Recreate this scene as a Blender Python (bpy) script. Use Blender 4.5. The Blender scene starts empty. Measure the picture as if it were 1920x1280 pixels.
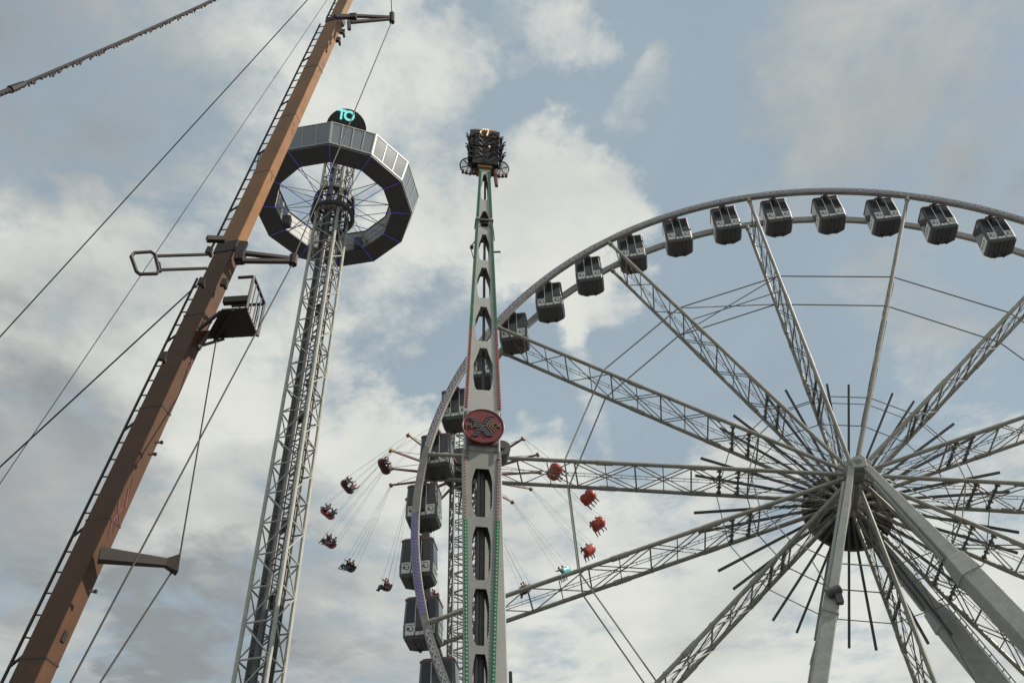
import bpy, bmesh, math, random
from mathutils import Vector, Matrix, Euler
random.seed(7)
sc = bpy.context.scene
col = sc.collection
R = math.radians
PI = math.pi

# ------------------------------------------------------------------ camera
F_PX, PITCH, ROLL, CAMZ = 1730.4, 0.750798, 0.0432656, 1.6
_s, _c, _sr, _cr = math.sin(PITCH), math.cos(PITCH), math.sin(ROLL), math.cos(ROLL)
RIGHT, UP, FWD = Vector((1, 0, 0)), Vector((0, -_s, _c)), Vector((0, _c, _s))
CX = RIGHT * _cr - UP * _sr
CY = RIGHT * _sr + UP * _cr
CAM = Vector((0, 0, CAMZ))
cd = bpy.data.cameras.new('camera')
cd.sensor_width = 36.0
cd.lens = 36.0 * F_PX / 1920.0
cd.clip_start, cd.clip_end = 0.1, 6000
cam = bpy.data.objects.new('camera', cd)
col.objects.link(cam)
m = Matrix((CX, CY, -FWD)).transposed().to_4x4()
m.translation = CAM
cam.matrix_world = m
sc.camera = cam


def ray(px, py):
    """direction of a pixel of the 1920x1280 photograph"""
    return (FWD + CX * ((px - 960) / F_PX) - CY * ((py - 640) / F_PX)).normalized()


def at_z(px, py, z):
    d = ray(px, py)
    return CAM + d * ((z - CAMZ) / d.z)


# ------------------------------------------------------------------ world, sun, exposure
SUN_AZ, SUN_EL = R(99), R(38)          # clockwise from +Y (the viewing direction), elevation
to_sun = Vector((math.sin(SUN_AZ) * math.cos(SUN_EL), math.cos(SUN_AZ) * math.cos(SUN_EL), math.sin(SUN_EL)))
sun = bpy.data.lights.new('sun', 'SUN')
sun.energy, sun.angle, sun.color = 5.0, R(0.5), (1.0, 0.93, 0.82)
so = bpy.data.objects.new('sun', sun)
col.objects.link(so)
so.rotation_euler = (-to_sun).to_track_quat('-Z', 'Y').to_euler()
so.location = to_sun * 200

sc.view_settings.view_transform = 'Standard'
sc.view_settings.look = 'None'
sc.view_settings.gamma = 1
sc.view_settings.exposure = 0.0
sc.view_settings.use_curve_mapping = False

world = bpy.data.worlds.new('World')
sc.world = world
world.use_nodes = True
nt = world.node_tree
nt.nodes.clear()
WS = 0.12                               # background strength
# (px, py, radius in degrees, weight): where the clouds stand in the sky
CLOUD = [
    # great bank on the left
    (20, 560, 6, .72), (120, 640, 8, .9), (260, 600, 7, .8), (330, 720, 9, .95), (470, 700, 6, .8), (420, 860, 8, .9), (120, 770, 8, .8), (540, 600, 4, .6),
    (540, 900, 7, .85), (690, 850, 5.5, .9), (760, 960, 7, .72), (620, 1000, 8, .72), (250, 960, 8, .62), (560, 760, 3, .5),
    # soft one along the top, left of the middle
    (520, 40, 6, .66), (640, 60, 6, .74), (760, 110, 5, .74), (800, 200, 3.4, .62), (660, 170, 5, .6), (480, 150, 5, .55), (250, 140, 6, .52), (60, 60, 9, .5), (330, 40, 6, .58), (330, 240, 4, .42), (430, 340, 4.5, .62), (470, 430, 4, .6),
    # heap behind the column
    (830, 290, 4.0, .72), (800, 380, 4, .74), (850, 450, 4.2, .74), (960, 330, 4, .66), (1040, 330, 4.2, .86), (1090, 390, 3.8, .84), (1020, 450, 4.5, .86), (930, 480, 4, .62),
    (760, 500, 4, .6), (690, 540, 3.5, .55), (640, 600, 3, .45), (1130, 570, 3, .5), (870, 560, 3.5, .5), (760, 620, 3, .42), (700, 700, 2.4, .36),
    # wisps in the blue
    (1040, 42, 2.2, .44), (1095, 62, 1.7, .42), (960, 15, 2.2, .34), (1245, 155, 2.2, .42), (1275, 195, 1.6, .38), (965, 120, 1.3, .32), (1450, 190, 2.2, .36), (1190, 245, 2.2, .36), (1110, 240, 1.6, .32), (1560, 220, 2.4, .34),
    # pale bank low on the right
    (1010, 1000, 6, .75), (1120, 1150, 9, .85), (1330, 1130, 9, .85), (1620, 1120, 8, .66), (930, 1150, 8, .68), (1520, 1230, 9, .78), (1230, 950, 4.5, .56), (1180, 980, 4, .55),
    (1750, 1200, 9, .82), (1910, 980, 6, .56), (1890, 870, 3, .5), (600, 1200, 9, .7), (160, 1100, 10, .72), (400, 1240, 9, .72), (1500, 1080, 6, .5), (1800, 1080, 7, .54),
    (1750, 60, 12, .52), (1880, 250, 9, .48), (1600, 150, 8, .42), (1800, 600, 8, .36), (1500, 100, 7, .3),
]
SHADE = [(30, 880, 8, .8), (110, 960, 6, .5), (390, 1200, 6, 1.0), (540, 1150, 5, .7), (150, 1130, 7, .5), (300, 1010, 5, .3), (250, 1260, 6, .3),
         (700, 1200, 7, .45), (90, 90, 10, .6), (330, 60, 6, .3), (1300, 1010, 6, .15), (480, 1030, 6, .4), (1750, 100, 14, .6), (1880, 420, 9, .5), (60, 700, 5, .3),
         (250, 200, 6, .35)]


def N(t, **kw):
    n = nt.nodes.new(t)
    for k, v in kw.items():
        setattr(n, k, v)
    return n


def link(a, b):
    nt.links.new(a, b)


def wmath(op, a, b=None, clamp=False):
    n = N('ShaderNodeMath', operation=op)
    n.use_clamp = clamp
    for i, v in enumerate((a, b)):
        if v is None:
            continue
        if isinstance(v, (int, float)):
            n.inputs[i].default_value = v
        else:
            link(v, n.inputs[i])
    return n.outputs[0]


tc = N('ShaderNodeTexCoord')
nrm = N('ShaderNodeVectorMath', operation='NORMALIZE')
link(tc.outputs['Generated'], nrm.inputs[0])
DIR = nrm.outputs[0]
sep = N('ShaderNodeSeparateXYZ')
link(DIR, sep.inputs[0])
zc = wmath('MAXIMUM', sep.outputs[2], 0.12)
div = N('ShaderNodeVectorMath', operation='SCALE')
link(DIR, div.inputs[0])
link(wmath('DIVIDE', 1.0, zc), div.inputs['Scale'])
UV = div.outputs[0]                     # the point of a flat cloud layer seen in this direction


def wnoise(vec, scale, detail, rough, off=0.0, lac=2.0, dist=0.0):
    n = N('ShaderNodeTexNoise', noise_dimensions='2D')
    o_ = N('ShaderNodeVectorMath', operation='ADD')
    link(vec, o_.inputs[0])
    o_.inputs[1].default_value = (off * 3.7, off * 1.9, 0)
    link(o_.outputs[0], n.inputs['Vector'])
    n.inputs['Scale'].default_value = scale
    n.inputs['Detail'].default_value = detail
    n.inputs['Roughness'].default_value = rough
    n.inputs['Lacunarity'].default_value = lac
    n.inputs['Distortion'].default_value = dist
    return n


# the edges of the clouds: directions pushed about by turbulence
warp = wnoise(UV, 2.8, 7, .60, 3.1)
wv = N('ShaderNodeVectorMath', operation='SUBTRACT')
link(warp.outputs['Color'], wv.inputs[0])
wv.inputs[1].default_value = (.5, .5, .5)
wsc = N('ShaderNodeVectorMath', operation='SCALE')
link(wv.outputs[0], wsc.inputs[0])
wsc.inputs['Scale'].default_value = .24
wad = N('ShaderNodeVectorMath', operation='ADD')
link(DIR, wad.inputs[0])
link(wsc.outputs[0], wad.inputs[1])
wn = N('ShaderNodeVectorMath', operation='NORMALIZE')
link(wad.outputs[0], wn.inputs[0])
WD = wn.outputs[0]


def blobs(lst, wdir=None):
    acc = None
    for (px, py, rad, wt) in lst:
        d = N('ShaderNodeVectorMath', operation='DOT_PRODUCT')
        link(wdir or WD, d.inputs[0])
        d.inputs[1].default_value = ray(px, py)
        mr = N('ShaderNodeMapRange', interpolation_type='SMOOTHSTEP')
        link(d.outputs['Value'], mr.inputs[0])
        mr.inputs[1].default_value = math.cos(R(rad * 1.35))
        mr.inputs[2].default_value = math.cos(R(rad * 0.25))
        mr.inputs[3].default_value = 0
        mr.inputs[4].default_value = wt
        acc = mr.outputs[0] if acc is None else wmath('MAXIMUM', acc, mr.outputs[0])
    return acc


fb = wnoise(UV, 4.0, 9, .645, 1.7, dist=.15)
fb2 = wnoise(UV, 1.1, 5, .55, 8.3)
cl = blobs(CLOUD)
w2 = N('ShaderNodeVectorMath', operation='SCALE')
link(wv.outputs[0], w2.inputs[0])
w2.inputs['Scale'].default_value = .035
w3 = N('ShaderNodeVectorMath', operation='ADD')
link(DIR, w3.inputs[0])
link(w2.outputs[0], w3.inputs[1])
w4 = N('ShaderNodeVectorMath', operation='NORMALIZE')
link(w3.outputs[0], w4.inputs[0])
# an old vapour trail: a band along a great circle
tr_a, tr_b = ray(1064, 560), ray(1152, 890)
d1 = N('ShaderNodeVectorMath', operation='DOT_PRODUCT')
link(w4.outputs[0], d1.inputs[0])
d1.inputs[1].default_value = tr_a.cross(tr_b).normalized()
m1 = N('ShaderNodeMapRange', interpolation_type='SMOOTHSTEP')
link(wmath('ABSOLUTE', d1.outputs['Value']), m1.inputs[0])
m1.inputs[1].default_value, m1.inputs[2].default_value, m1.inputs[3].default_value, m1.inputs[4].default_value = .003, .022, .42, 0
d2 = N('ShaderNodeVectorMath', operation='DOT_PRODUCT')
link(w4.outputs[0], d2.inputs[0])
d2.inputs[1].default_value = (tr_a + tr_b).normalized()
m2 = N('ShaderNodeMapRange', interpolation_type='SMOOTHSTEP')
link(d2.outputs['Value'], m2.inputs[0])
m2.inputs[1].default_value, m2.inputs[2].default_value = math.cos(R(5.6)), math.cos(R(3.6))
cl = wmath('ADD', cl, wmath('MULTIPLY', m1.outputs[0], m2.outputs[0]))
# beyond the frame the same broken cloud goes on: noise alone decides
facing = N('ShaderNodeVectorMath', operation='DOT_PRODUCT')
link(DIR, facing.inputs[0])
facing.inputs[1].default_value = ray(960, 640)
outside = N('ShaderNodeMapRange', interpolation_type='SMOOTHSTEP')
link(facing.outputs['Value'], outside.inputs[0])
outside.inputs[1].default_value = math.cos(R(38))
outside.inputs[2].default_value = math.cos(R(52))
free = N('ShaderNodeMapRange', interpolation_type='SMOOTHSTEP')
link(fb2.outputs['Fac'], free.inputs[0])
free.inputs[1].default_value, free.inputs[2].default_value = .38, .66
cl = wmath('ADD', cl, wmath('MULTIPLY', outside.outputs[0], free.outputs[0]))
dens = wmath('ADD', cl, wmath('MULTIPLY', wmath('SUBTRACT', fb.outputs['Fac'], .5), 1.65))
cm = N('ShaderNodeMapRange', interpolation_type='SMOOTHSTEP')
link(dens, cm.inputs[0])
cm.inputs[1].default_value, cm.inputs[2].default_value = .24, .88
COVER = cm.outputs[0]
sh = blobs(SHADE)
shn = wnoise(UV, 1.9, 7, .55, 5.5)
shade = wmath('ADD', wmath('MULTIPLY', sh, 1.1), wmath('MULTIPLY', wmath('SUBTRACT', shn.outputs['Fac'], .46), 1.25))
shc = N('ShaderNodeMapRange')
link(shade, shc.inputs[0])
shc.inputs[1].default_value, shc.inputs[2].default_value = 0, 1.0

sky = N('ShaderNodeTexSky', sky_type='NISHITA', sun_disc=False)
sky.sun_elevation = SUN_EL
sky.sun_rotation = SUN_AZ
sky.dust_density = 2.0
sky.air_density = 1.0
veil = N('ShaderNodeMixRGB')            # thin high cloud over the blue
veil.inputs[0].default_value = .86
link(sky.outputs[0], veil.inputs[1])
vn = wnoise(UV, 1.7, 8, .6, 12.0, dist=.6)
vm_ = N('ShaderNodeMapRange')           # paler toward the horizon, and mottled
link(wmath('ADD', wmath('MULTIPLY', wmath('SUBTRACT', .75, sep.outputs[2]), 1.1), wmath('MULTIPLY', wmath('SUBTRACT', vn.outputs['Fac'], .5), 1.6)), vm_.inputs[0])
vm_.inputs[1].default_value, vm_.inputs[2].default_value = -.45, .75
vcol = N('ShaderNodeMixRGB')
link(vm_.outputs[0], vcol.inputs[0])
vcol.inputs[1].default_value = (2.78, 3.4, 3.85, 1)
vcol.inputs[2].default_value = (3.35, 4.2, 4.7, 1)
link(vcol.outputs[0], veil.inputs[2])
ccol = N('ShaderNodeMixRGB')
link(shc.outputs[0], ccol.inputs[0])
ccol.inputs[1].default_value = (6.2, 6.3, 5.9, 1)
ccol.inputs[2].default_value = (2.4, 2.6, 2.7, 1)
smix = N('ShaderNodeMixRGB')
link(COVER, smix.inputs[0])
link(veil.outputs[0], smix.inputs[1])
link(ccol.outputs[0], smix.inputs[2])
bg = N('ShaderNodeBackground')
bg.inputs['Strength'].default_value = WS
link(smix.outputs[0], bg.inputs['Color'])
wo = N('ShaderNodeOutputWorld')
link(bg.outputs[0], wo.inputs['Surface'])
world.cycles.sampling_method = 'MANUAL'
world.cycles.sample_map_resolution = 512

# ------------------------------------------------------------------ materials
MATS = {}


def mat(name, c, rough=.55, metal=0.0, var=.18, scale=3.0, emit=None, es=0.0, spec=.4, bump=0.0, dirt=None, dirt_amt=.0, dirt_scale=1.2):
    if name in MATS:
        return MATS[name]
    M = bpy.data.materials.new(name)
    M.use_nodes = True
    t = M.node_tree
    b = t.nodes['Principled BSDF']
    tcn = t.nodes.new('ShaderNodeTexCoord')
    nz = t.nodes.new('ShaderNodeTexNoise')
    nz.inputs['Scale'].default_value = scale
    nz.inputs['Detail'].default_value = 6
    nz.inputs['Roughness'].default_value = .65
    t.links.new(tcn.outputs['Object'], nz.inputs['Vector'])
    rp = t.nodes.new('ShaderNodeValToRGB')
    rp.color_ramp.elements[0].position, rp.color_ramp.elements[1].position = .3, .72
    rp.color_ramp.elements[0].color = (*[max(0, v * (1 - var)) for v in c], 1)
    rp.color_ramp.elements[1].color = (*[min(1, v * (1 + var * .7)) for v in c], 1)
    t.links.new(nz.outputs['Fac'], rp.inputs[0])
    out = rp.outputs[0]
    if dirt is not None:
        n2 = t.nodes.new('ShaderNodeTexNoise')
        n2.inputs['Scale'].default_value = dirt_scale
        n2.inputs['Detail'].default_value = 9
        n2.inputs['Roughness'].default_value = .75
        t.links.new(tcn.outputs['Object'], n2.inputs['Vector'])
        r2 = t.nodes.new('ShaderNodeMapRange')
        r2.inputs[1].default_value, r2.inputs[2].default_value = .52, .72
        r2.inputs[4].default_value = dirt_amt
        t.links.new(n2.outputs['Fac'], r2.inputs[0])
        mx = t.nodes.new('ShaderNodeMixRGB')
        t.links.new(r2.outputs[0], mx.inputs[0])
        t.links.new(out, mx.inputs[1])
        mx.inputs[2].default_value = (*dirt, 1)
        out = mx.outputs[0]
    t.links.new(out, b.inputs['Base Color'])
    b.inputs['Roughness'].default_value = rough
    b.inputs['Metallic'].default_value = metal
    b.inputs['Specular IOR Level'].default_value = spec
    if emit is not None:
        b.inputs['Emission Color'].default_value = (*emit, 1)
        b.inputs['Emission Strength'].default_value = es
        M.cycles.emission_sampling = 'NONE'
    if bump:
        bp = t.nodes.new('ShaderNodeBump')
        bp.inputs['Strength'].default_value = bump
        bp.inputs['Distance'].default_value = .02
        t.links.new(nz.outputs['Fac'], bp.inputs['Height'])
        t.links.new(bp.outputs[0], b.inputs['Normal'])
    MATS[name] = M
    return M


RUST = (.09, .06, .04)
steel = mat('cream_steel', (.30, .285, .24), .45, dirt=(.12, .085, .06), dirt_amt=.7)
steel_rim = mat('rim_steel', (.33, .315, .29), .5, dirt=(.17, .14, .11), dirt_amt=.5)
brace_m = mat('brace_steel', (.27, .255, .215), .5, dirt=(.14, .11, .09), dirt_amt=.5, dirt_scale=2.5)
leg_m = mat('leg_paint', (.40, .40, .365), .45, dirt=(.2, .19, .17), dirt_amt=.5, dirt_scale=.8)
dark_m = mat('dark_steel', (.09, .088, .086), .5)
black_m = mat('black_steel', (.07, .07, .072), .5)
disc_m = mat('hub_disc_paint', (.10, .088, .08), .7, var=.5, scale=1.6, dirt=(.2, .18, .16), dirt_amt=.5)
cabin_m = mat('cabin_shell', (.11, .112, .115), .45, dirt=(.16, .15, .13), dirt_amt=.4)
glass_d = mat('tinted_glass', (.042, .045, .05), .12, spec=.45, var=.05)
panel_m = mat('white_panel', (.80, .80, .75), .4, dirt=(.3, .28, .25), dirt_amt=.5, dirt_scale=2.5)
plate_m = mat('step_plate', (.78, .77, .70), .4)
trim_m = mat('red_trim', (.30, .13, .11), .5)
emblem_m = mat('emblem_ink', (.03, .03, .035), .6)
lilac_m = mat('strip_lilac', (.62, .59, .70), .4, var=.1)
violet_m = mat('strip_violet', (.16, .13, .42), .4, emit=(.22, .16, .95), es=.13)
orange_shaded = mat('orange_lower_shaded', (.105, .052, .028), .5, var=.2, scale=1.6, dirt=(.08, .045, .03), dirt_amt=.65, dirt_scale=1.1, spec=.25)  # painted shade: section oranges darken stepwise towards the mast's less-lit base
orange_lit = mat('orange_top_lit', (.30, .16, .065), .45, var=.2, scale=1.6, dirt=(.12, .06, .03), dirt_amt=.6, dirt_scale=1.1, spec=.25)  # painted light: paler orange stands for the better-lit mast top
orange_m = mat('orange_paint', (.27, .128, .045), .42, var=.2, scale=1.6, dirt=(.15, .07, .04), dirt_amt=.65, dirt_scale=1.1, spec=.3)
mast_dark = mat('mast_fittings', (.036, .026, .022), .55, dirt=(.10, .05, .03), dirt_amt=.6)
magenta_m = mat('faded_magenta', (.16, .055, .06), .6, var=.4)
wire_m = mat('wire_rope', (.04, .038, .037), .6, metal=.2)
white_m = mat('booth_white', (.42, .42, .39), .35, var=.1, dirt=(.36, .34, .3), dirt_amt=.5, dirt_scale=.9)
grey_m = mat('booth_grey', (.28, .28, .26), .45, var=.12, dirt=(.24, .23, .21), dirt_amt=.5, dirt_scale=.9)
green_l = mat('lamp_green', (.045, .17, .085), .4, emit=(.04, .45, .18), es=.03)
white_l = mat('lamp_white', (.45, .55, .47), .4, emit=(.7, 1, .8), es=.05)
red_l = mat('lamp_red', (.33, .085, .075), .4, emit=(.8, .10, .08), es=.03)
pink_l = mat('lamp_pink', (.7, .5, .48), .4)
gold_l = mat('lamp_gold', (.8, .6, .3), .4, emit=(1, .75, .38), es=.8)
cyan_l = mat('letter_cyan', (.35, .8, .78), .4, emit=(.25, .85, .80), es=.85)
signred = mat('sign_red', (.17, .032, .034), .5, dirt=(.16, .04, .04), dirt_amt=.5, dirt_scale=3)
signgrey = mat('sign_letter_grey', (.075, .09, .10), .5)
signgold = mat('sign_letter_gold', (.17, .135, .095), .5)
seat_red = mat('seat_red', (.42, .07, .05), .35)
seat_dark = mat('seat_dark', (.12, .035, .03), .4)
seat_teal = mat('seat_teal', (.05, .36, .42), .35)
arm_m = mat('arm_brown', (.17, .075, .06), .5, dirt=(.05, .04, .05), dirt_amt=.6)
armblue_m = mat('arm_blue', (.05, .05, .10), .5)
skin_m = mat('skin', (.42, .25, .18), .6)
hair_m = mat('hair', (.03, .022, .018), .7)
shirts = [mat('shirt_%s' % n, c, .8) for n, c in (('navy', (.03, .035, .06)), ('black', (.025, .025, .028)), ('maroon', (.12, .03, .03)), ('grey', (.12, .12, .13)), ('teal', (.05, .22, .26)))]
jeans = mat('jeans', (.035, .04, .06), .85)
shoe_m = mat('shoes', (.03, .028, .028), .6)
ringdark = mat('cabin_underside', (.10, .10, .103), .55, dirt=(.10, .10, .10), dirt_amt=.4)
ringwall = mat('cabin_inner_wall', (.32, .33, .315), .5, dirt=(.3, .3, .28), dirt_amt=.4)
frame_m = mat('window_frame_white', (.46, .46, .43), .4)
glass_l = mat('clear_glass', (.20, .22, .23), .06, spec=.8, var=.15, scale=.7)
mast_m = mat('galvanised', (.44, .44, .39), .4, metal=.0, dirt=(.2, .19, .17), dirt_amt=.5)
pipe_m = mat('mast_pipe', (.12, .12, .12), .45)
meshgrey = mat('guard_grey', (.36, .36, .34), .6)
ochre_m = mat('carrier_ochre', (.36, .19, .07), .5)
ground_m = mat('paving', (.09, .088, .084), .9, var=.25, scale=.6, bump=.3, dirt=(.12, .12, .115), dirt_amt=.6, dirt_scale=.15)
concrete = mat('concrete', (.35, .34, .32), .85)


# ------------------------------------------------------------------ mesh helpers
class MB:
    """collects faces; build() links them as ONE mesh object"""

    def __init__(self):
        self.v, self.f, self.mi = [], [], []

    def add(self, vs, fs, mi=0):
        o = len(self.v)
        self.v += [Vector(p) for p in vs]
        self.f += [tuple(i + o for i in q) for q in fs]
        self.mi += [mi] * len(fs)
        return self

    def box(self, c, s, rot=None, mi=0):
        c = Vector(c)
        h = [x / 2 for x in s]
        vs = [Vector((x * h[0], y * h[1], z * h[2])) for x in (-1, 1) for y in (-1, 1) for z in (-1, 1)]
        if rot is not None:
            vs = [rot @ p for p in vs]
        return self.add([p + c for p in vs], [(0, 1, 3, 2), (4, 6, 7, 5), (0, 4, 5, 1), (2, 3, 7, 6), (0, 2, 6, 4), (1, 5, 7, 3)], mi)

    def loft(self, rings, caps=True, mi=0):
        n = len(rings[0])
        vs = [p for r in rings for p in r]
        fs = []
        for k in range(len(rings) - 1):
            for i in range(n):
                j = (i + 1) % n
                fs.append((k * n + i, k * n + j, (k + 1) * n + j, (k + 1) * n + i))
        if caps:
            fs.append(tuple(range(n - 1, -1, -1)))
            fs.append(tuple(range((len(rings) - 1) * n, len(rings) * n)))
        return self.add(vs, fs, mi)

    def tube(self, a, b, r, r2=None, n=8, mi=0):
        a, b = Vector(a), Vector(b)
        r2 = r if r2 is None else r2
        d = (b - a).normalized()
        u = d.orthogonal().normalized()
        w = d.cross(u)
        ring = lambda p, q: [p + (u * math.cos(2 * PI * i / n) + w * math.sin(2 * PI * i / n)) * q for i in range(n)]
        return self.loft([ring(a, r), ring(b, r2)], True, mi)

    def path(self, pts, r, n=6, mi=0, close=False):
        pts = [Vector(p) for p in pts]
        rings = []
        L = len(pts)
        u = None
        for i, p in enumerate(pts):
            if close:
                d = (pts[(i + 1) % L] - pts[i - 1]).normalized()
            else:
                d = (pts[min(i + 1, L - 1)] - pts[max(i - 1, 0)]).normalized()
            u = d.orthogonal().normalized() if u is None else (u - d * u.dot(d)).normalized()
            w = d.cross(u)
            rings.append([p + (u * math.cos(2 * PI * k / n) + w * math.sin(2 * PI * k / n)) * r for k in range(n)])
        if close:
            rings.append(rings[0])
        return self.loft(rings, not close, mi)

    def bar(self, a, b, w, h, up=(0, 0, 1), w2=None, h2=None, mi=0):
        """rectangular beam from a to b: w across, h along 'up'"""
        a, b = Vector(a), Vector(b)
        d = (b - a).normalized()
        up = Vector(up)
        x = d.cross(up)
        if x.length < 1e-4:
            x = d.orthogonal()
        x.normalize()
        y = x.cross(d)
        w2, h2 = w2 or w, h2 or h
        ring = lambda p, ww, hh: [p + x * sx * ww / 2 + y * sy * hh / 2 for sx, sy in ((-1, -1), (1, -1), (1, 1), (-1, 1))]
        return self.loft([ring(a, w, h), ring(b, w2, h2)], True, mi)

    def cyl(self, c, axis, r, L, n=24, mi=0):
        c, axis = Vector(c), Vector(axis).normalized()
        return self.tube(c - axis * L / 2, c + axis * L / 2, r, r, n, mi)

    def build(self, name, mats, parent=None, loc=None, mtx=None, smooth=False, bevel=0.0):
        me = bpy.data.meshes.new(name)
        me.from_pydata([tuple(p) for p in self.v], [], self.f)
        for mm in (mats if isinstance(mats, (list, tuple)) else [mats]):
            me.materials.append(mm)
        me.polygons.foreach_set('material_index', self.mi)
        bm = bmesh.new()
        bm.from_mesh(me)
        bmesh.ops.recalc_face_normals(bm, faces=bm.faces)
        if bevel:
            es = [e for e in bm.edges if e.is_manifold and e.calc_face_angle(0) > .6]
            bmesh.ops.bevel(bm, geom=es, offset=bevel, segments=1, affect='EDGES', profile=.5)
        bm.to_mesh(me)
        bm.free()
        if smooth:
            me.shade_smooth()
            try:
                me.set_sharp_from_angle(angle=R(35))
            except Exception:
                pass
        return obj(name, me, parent, loc, mtx)


def obj(name, me, parent=None, loc=None, mtx=None):
    o = bpy.data.objects.new(name, me)
    col.objects.link(o)
    if parent is not None:
        o.parent = parent
    if mtx is not None:
        o.matrix_local = mtx
    elif loc is not None:
        o.location = loc
    return o


def tag(o, label=None, cat=None, group=None, kind=None):
    if label:
        o['label'] = label
    if cat:
        o['category'] = cat
    if group:
        o['group'] = group
    if kind:
        o['kind'] = kind
    return o


def empty(name, loc, rz=0.0):
    o = bpy.data.objects.new(name, None)
    o.empty_display_size = .3
    col.objects.link(o)
    o.location = loc
    o.rotation_euler = (0, 0, rz)
    return o


def copy_tree(o, parent=None):
    c = o.copy()
    col.objects.link(c)
    c.parent = parent
    for ch in o.children:
        copy_tree(ch, c)
    return c


def text_mesh(s, size, extrude, mats, offset=0.0):
    cu = bpy.data.curves.new('lettering', 'FONT')
    cu.body, cu.size, cu.extrude, cu.align_x, cu.align_y, cu.offset = s, size, extrude, 'CENTER', 'CENTER', offset
    to = bpy.data.objects.new('lettering', cu)
    col.objects.link(to)
    dg = bpy.context.evaluated_depsgraph_get()
    me = bpy.data.meshes.new_from_object(to.evaluated_get(dg))
    bpy.data.objects.remove(to)
    me.materials.clear()
    me.materials.append(mats)
    return me


ORD = ['first', 'second', 'third', 'fourth', 'fifth', 'sixth', 'seventh', 'eighth', 'ninth', 'tenth', 'eleventh', 'twelfth', 'thirteenth', 'fourteenth']

# ------------------------------------------------------------------ ground
g = MB()
for i in range(-6, 6):
    for j in range(-6, 6):
        s = 250
        g.add([(i * s, j * s, 0), ((i + 1) * s, j * s, 0), ((i + 1) * s, (j + 1) * s, 0), (i * s, (j + 1) * s, 0)], [(0, 1, 2, 3)])
tag(g.build('ground', ground_m), kind='structure')

# ------------------------------------------------------------------ ferris wheel
WR, WHALF, HHALF = 25.5, 1.37, 1.43
WAZ = -0.112679
HUBZ = 31.24
WC = Vector((19.32, 45.53, 0))
PH, STEP = R(-1.84), 2 * PI / 14
wheel = empty('ferris_wheel', WC, WAZ)
tag(wheel, 'giant cream steel ferris wheel with lattice spokes and splayed legs', 'ferris wheel')
W_M = Matrix.Translation(WC) @ Matrix.Rotation(WAZ, 4, 'Z')


def wm(theta, y=0.0):
    return Matrix.Translation((0, y, HUBZ)) @ Matrix.Rotation(theta, 4, 'Y')


# rim segments
def rim_mb(y, w, h):
    b = MB()
    rings = []
    for i in range(11):
        a = (-.5 + i / 10) * STEP
        pin = (abs(i - 5) == 5)
        hh = h * (.86 if pin else 1)
        rings.append([Vector((r * math.sin(a), y + yy, r * math.cos(a))) for r, yy in
                      ((WR - hh / 2, -w / 2), (WR + hh / 2, -w / 2), (WR + hh / 2, w / 2), (WR - hh / 2, w / 2))])
    return b.loft(rings)


def strip_mb(y):
    b = MB()
    n = 44
    pts = []
    for i in range(n + 1):
        a = (-.46 + .92 * i / n) * STEP
        pts.append((a, WR + (.13 if i % 2 else -.02)))
    for i in range(n):
        (a0, r0), (a1, r1) = pts[i], pts[i + 1]
        b.bar((r0 * math.sin(a0), y, r0 * math.cos(a0)), (r1 * math.sin(a1), y, r1 * math.cos(a1)), .05, .03, (0, 1, 0))
    for rr in (WR - .08,):
        for i in range(n):
            a0 = (-.46 + .92 * (i + .2) / n) * STEP
            a1 = (-.46 + .92 * (i + .7) / n) * STEP
            b.bar((rr * math.sin(a0), y, rr * math.cos(a0)), (rr * math.sin(a1), y, rr * math.cos(a1)), .045, .03, (0, 1, 0))
    return b


def lamp_mb(y):
    b = MB()
    n = 46
    for row, rr in enumerate((-.15, -.02, .11)):
        for i in range(n):
            a = (-.46 + .92 * (i + .33 * row) / n) * STEP
            if a > .12 * STEP:
                continue
            a2 = a + .4 * STEP / n
            b.bar(((WR + rr) * math.sin(a), y, (WR + rr) * math.cos(a)), ((WR + rr) * math.sin(a2), y, (WR + rr) * math.cos(a2)), .055, .05, (0, 1, 0))
    return b


front_me = rim_mb(-WHALF, .30, .46).build('rim_segment', steel_rim, wheel, mtx=wm(PH + STEP / 2))
back_me = rim_mb(WHALF, .26, .46).build('rim_segment', steel_rim, wheel, mtx=wm(PH + STEP / 2))
strip0 = strip_mb(-WHALF - .165).build('light_strip', lilac_m, front_me)
vm = lamp_mb(-WHALF - .172).build('light_strip', violet_m, front_me)
vm_me = vm.data
bpy.data.objects.remove(vm)
strip0['kind'] = 'stuff'
for k in range(1, 14):
    kk = k if k <= 7 else k - 14
    o = obj('rim_segment', front_me.data, wheel, mtx=wm(PH + STEP * (kk + .5)))
    s_ = obj('light_strip', vm_me if kk == -4 else strip0.data, o)
    s_['kind'] = 'stuff'
    obj('rim_segment', back_me.data, wheel, mtx=wm(PH + STEP * (kk + .5)))


# spokes
def yy(side, r):
    return side * (HHALF + (WHALF - HHALF) * r / WR)


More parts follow.
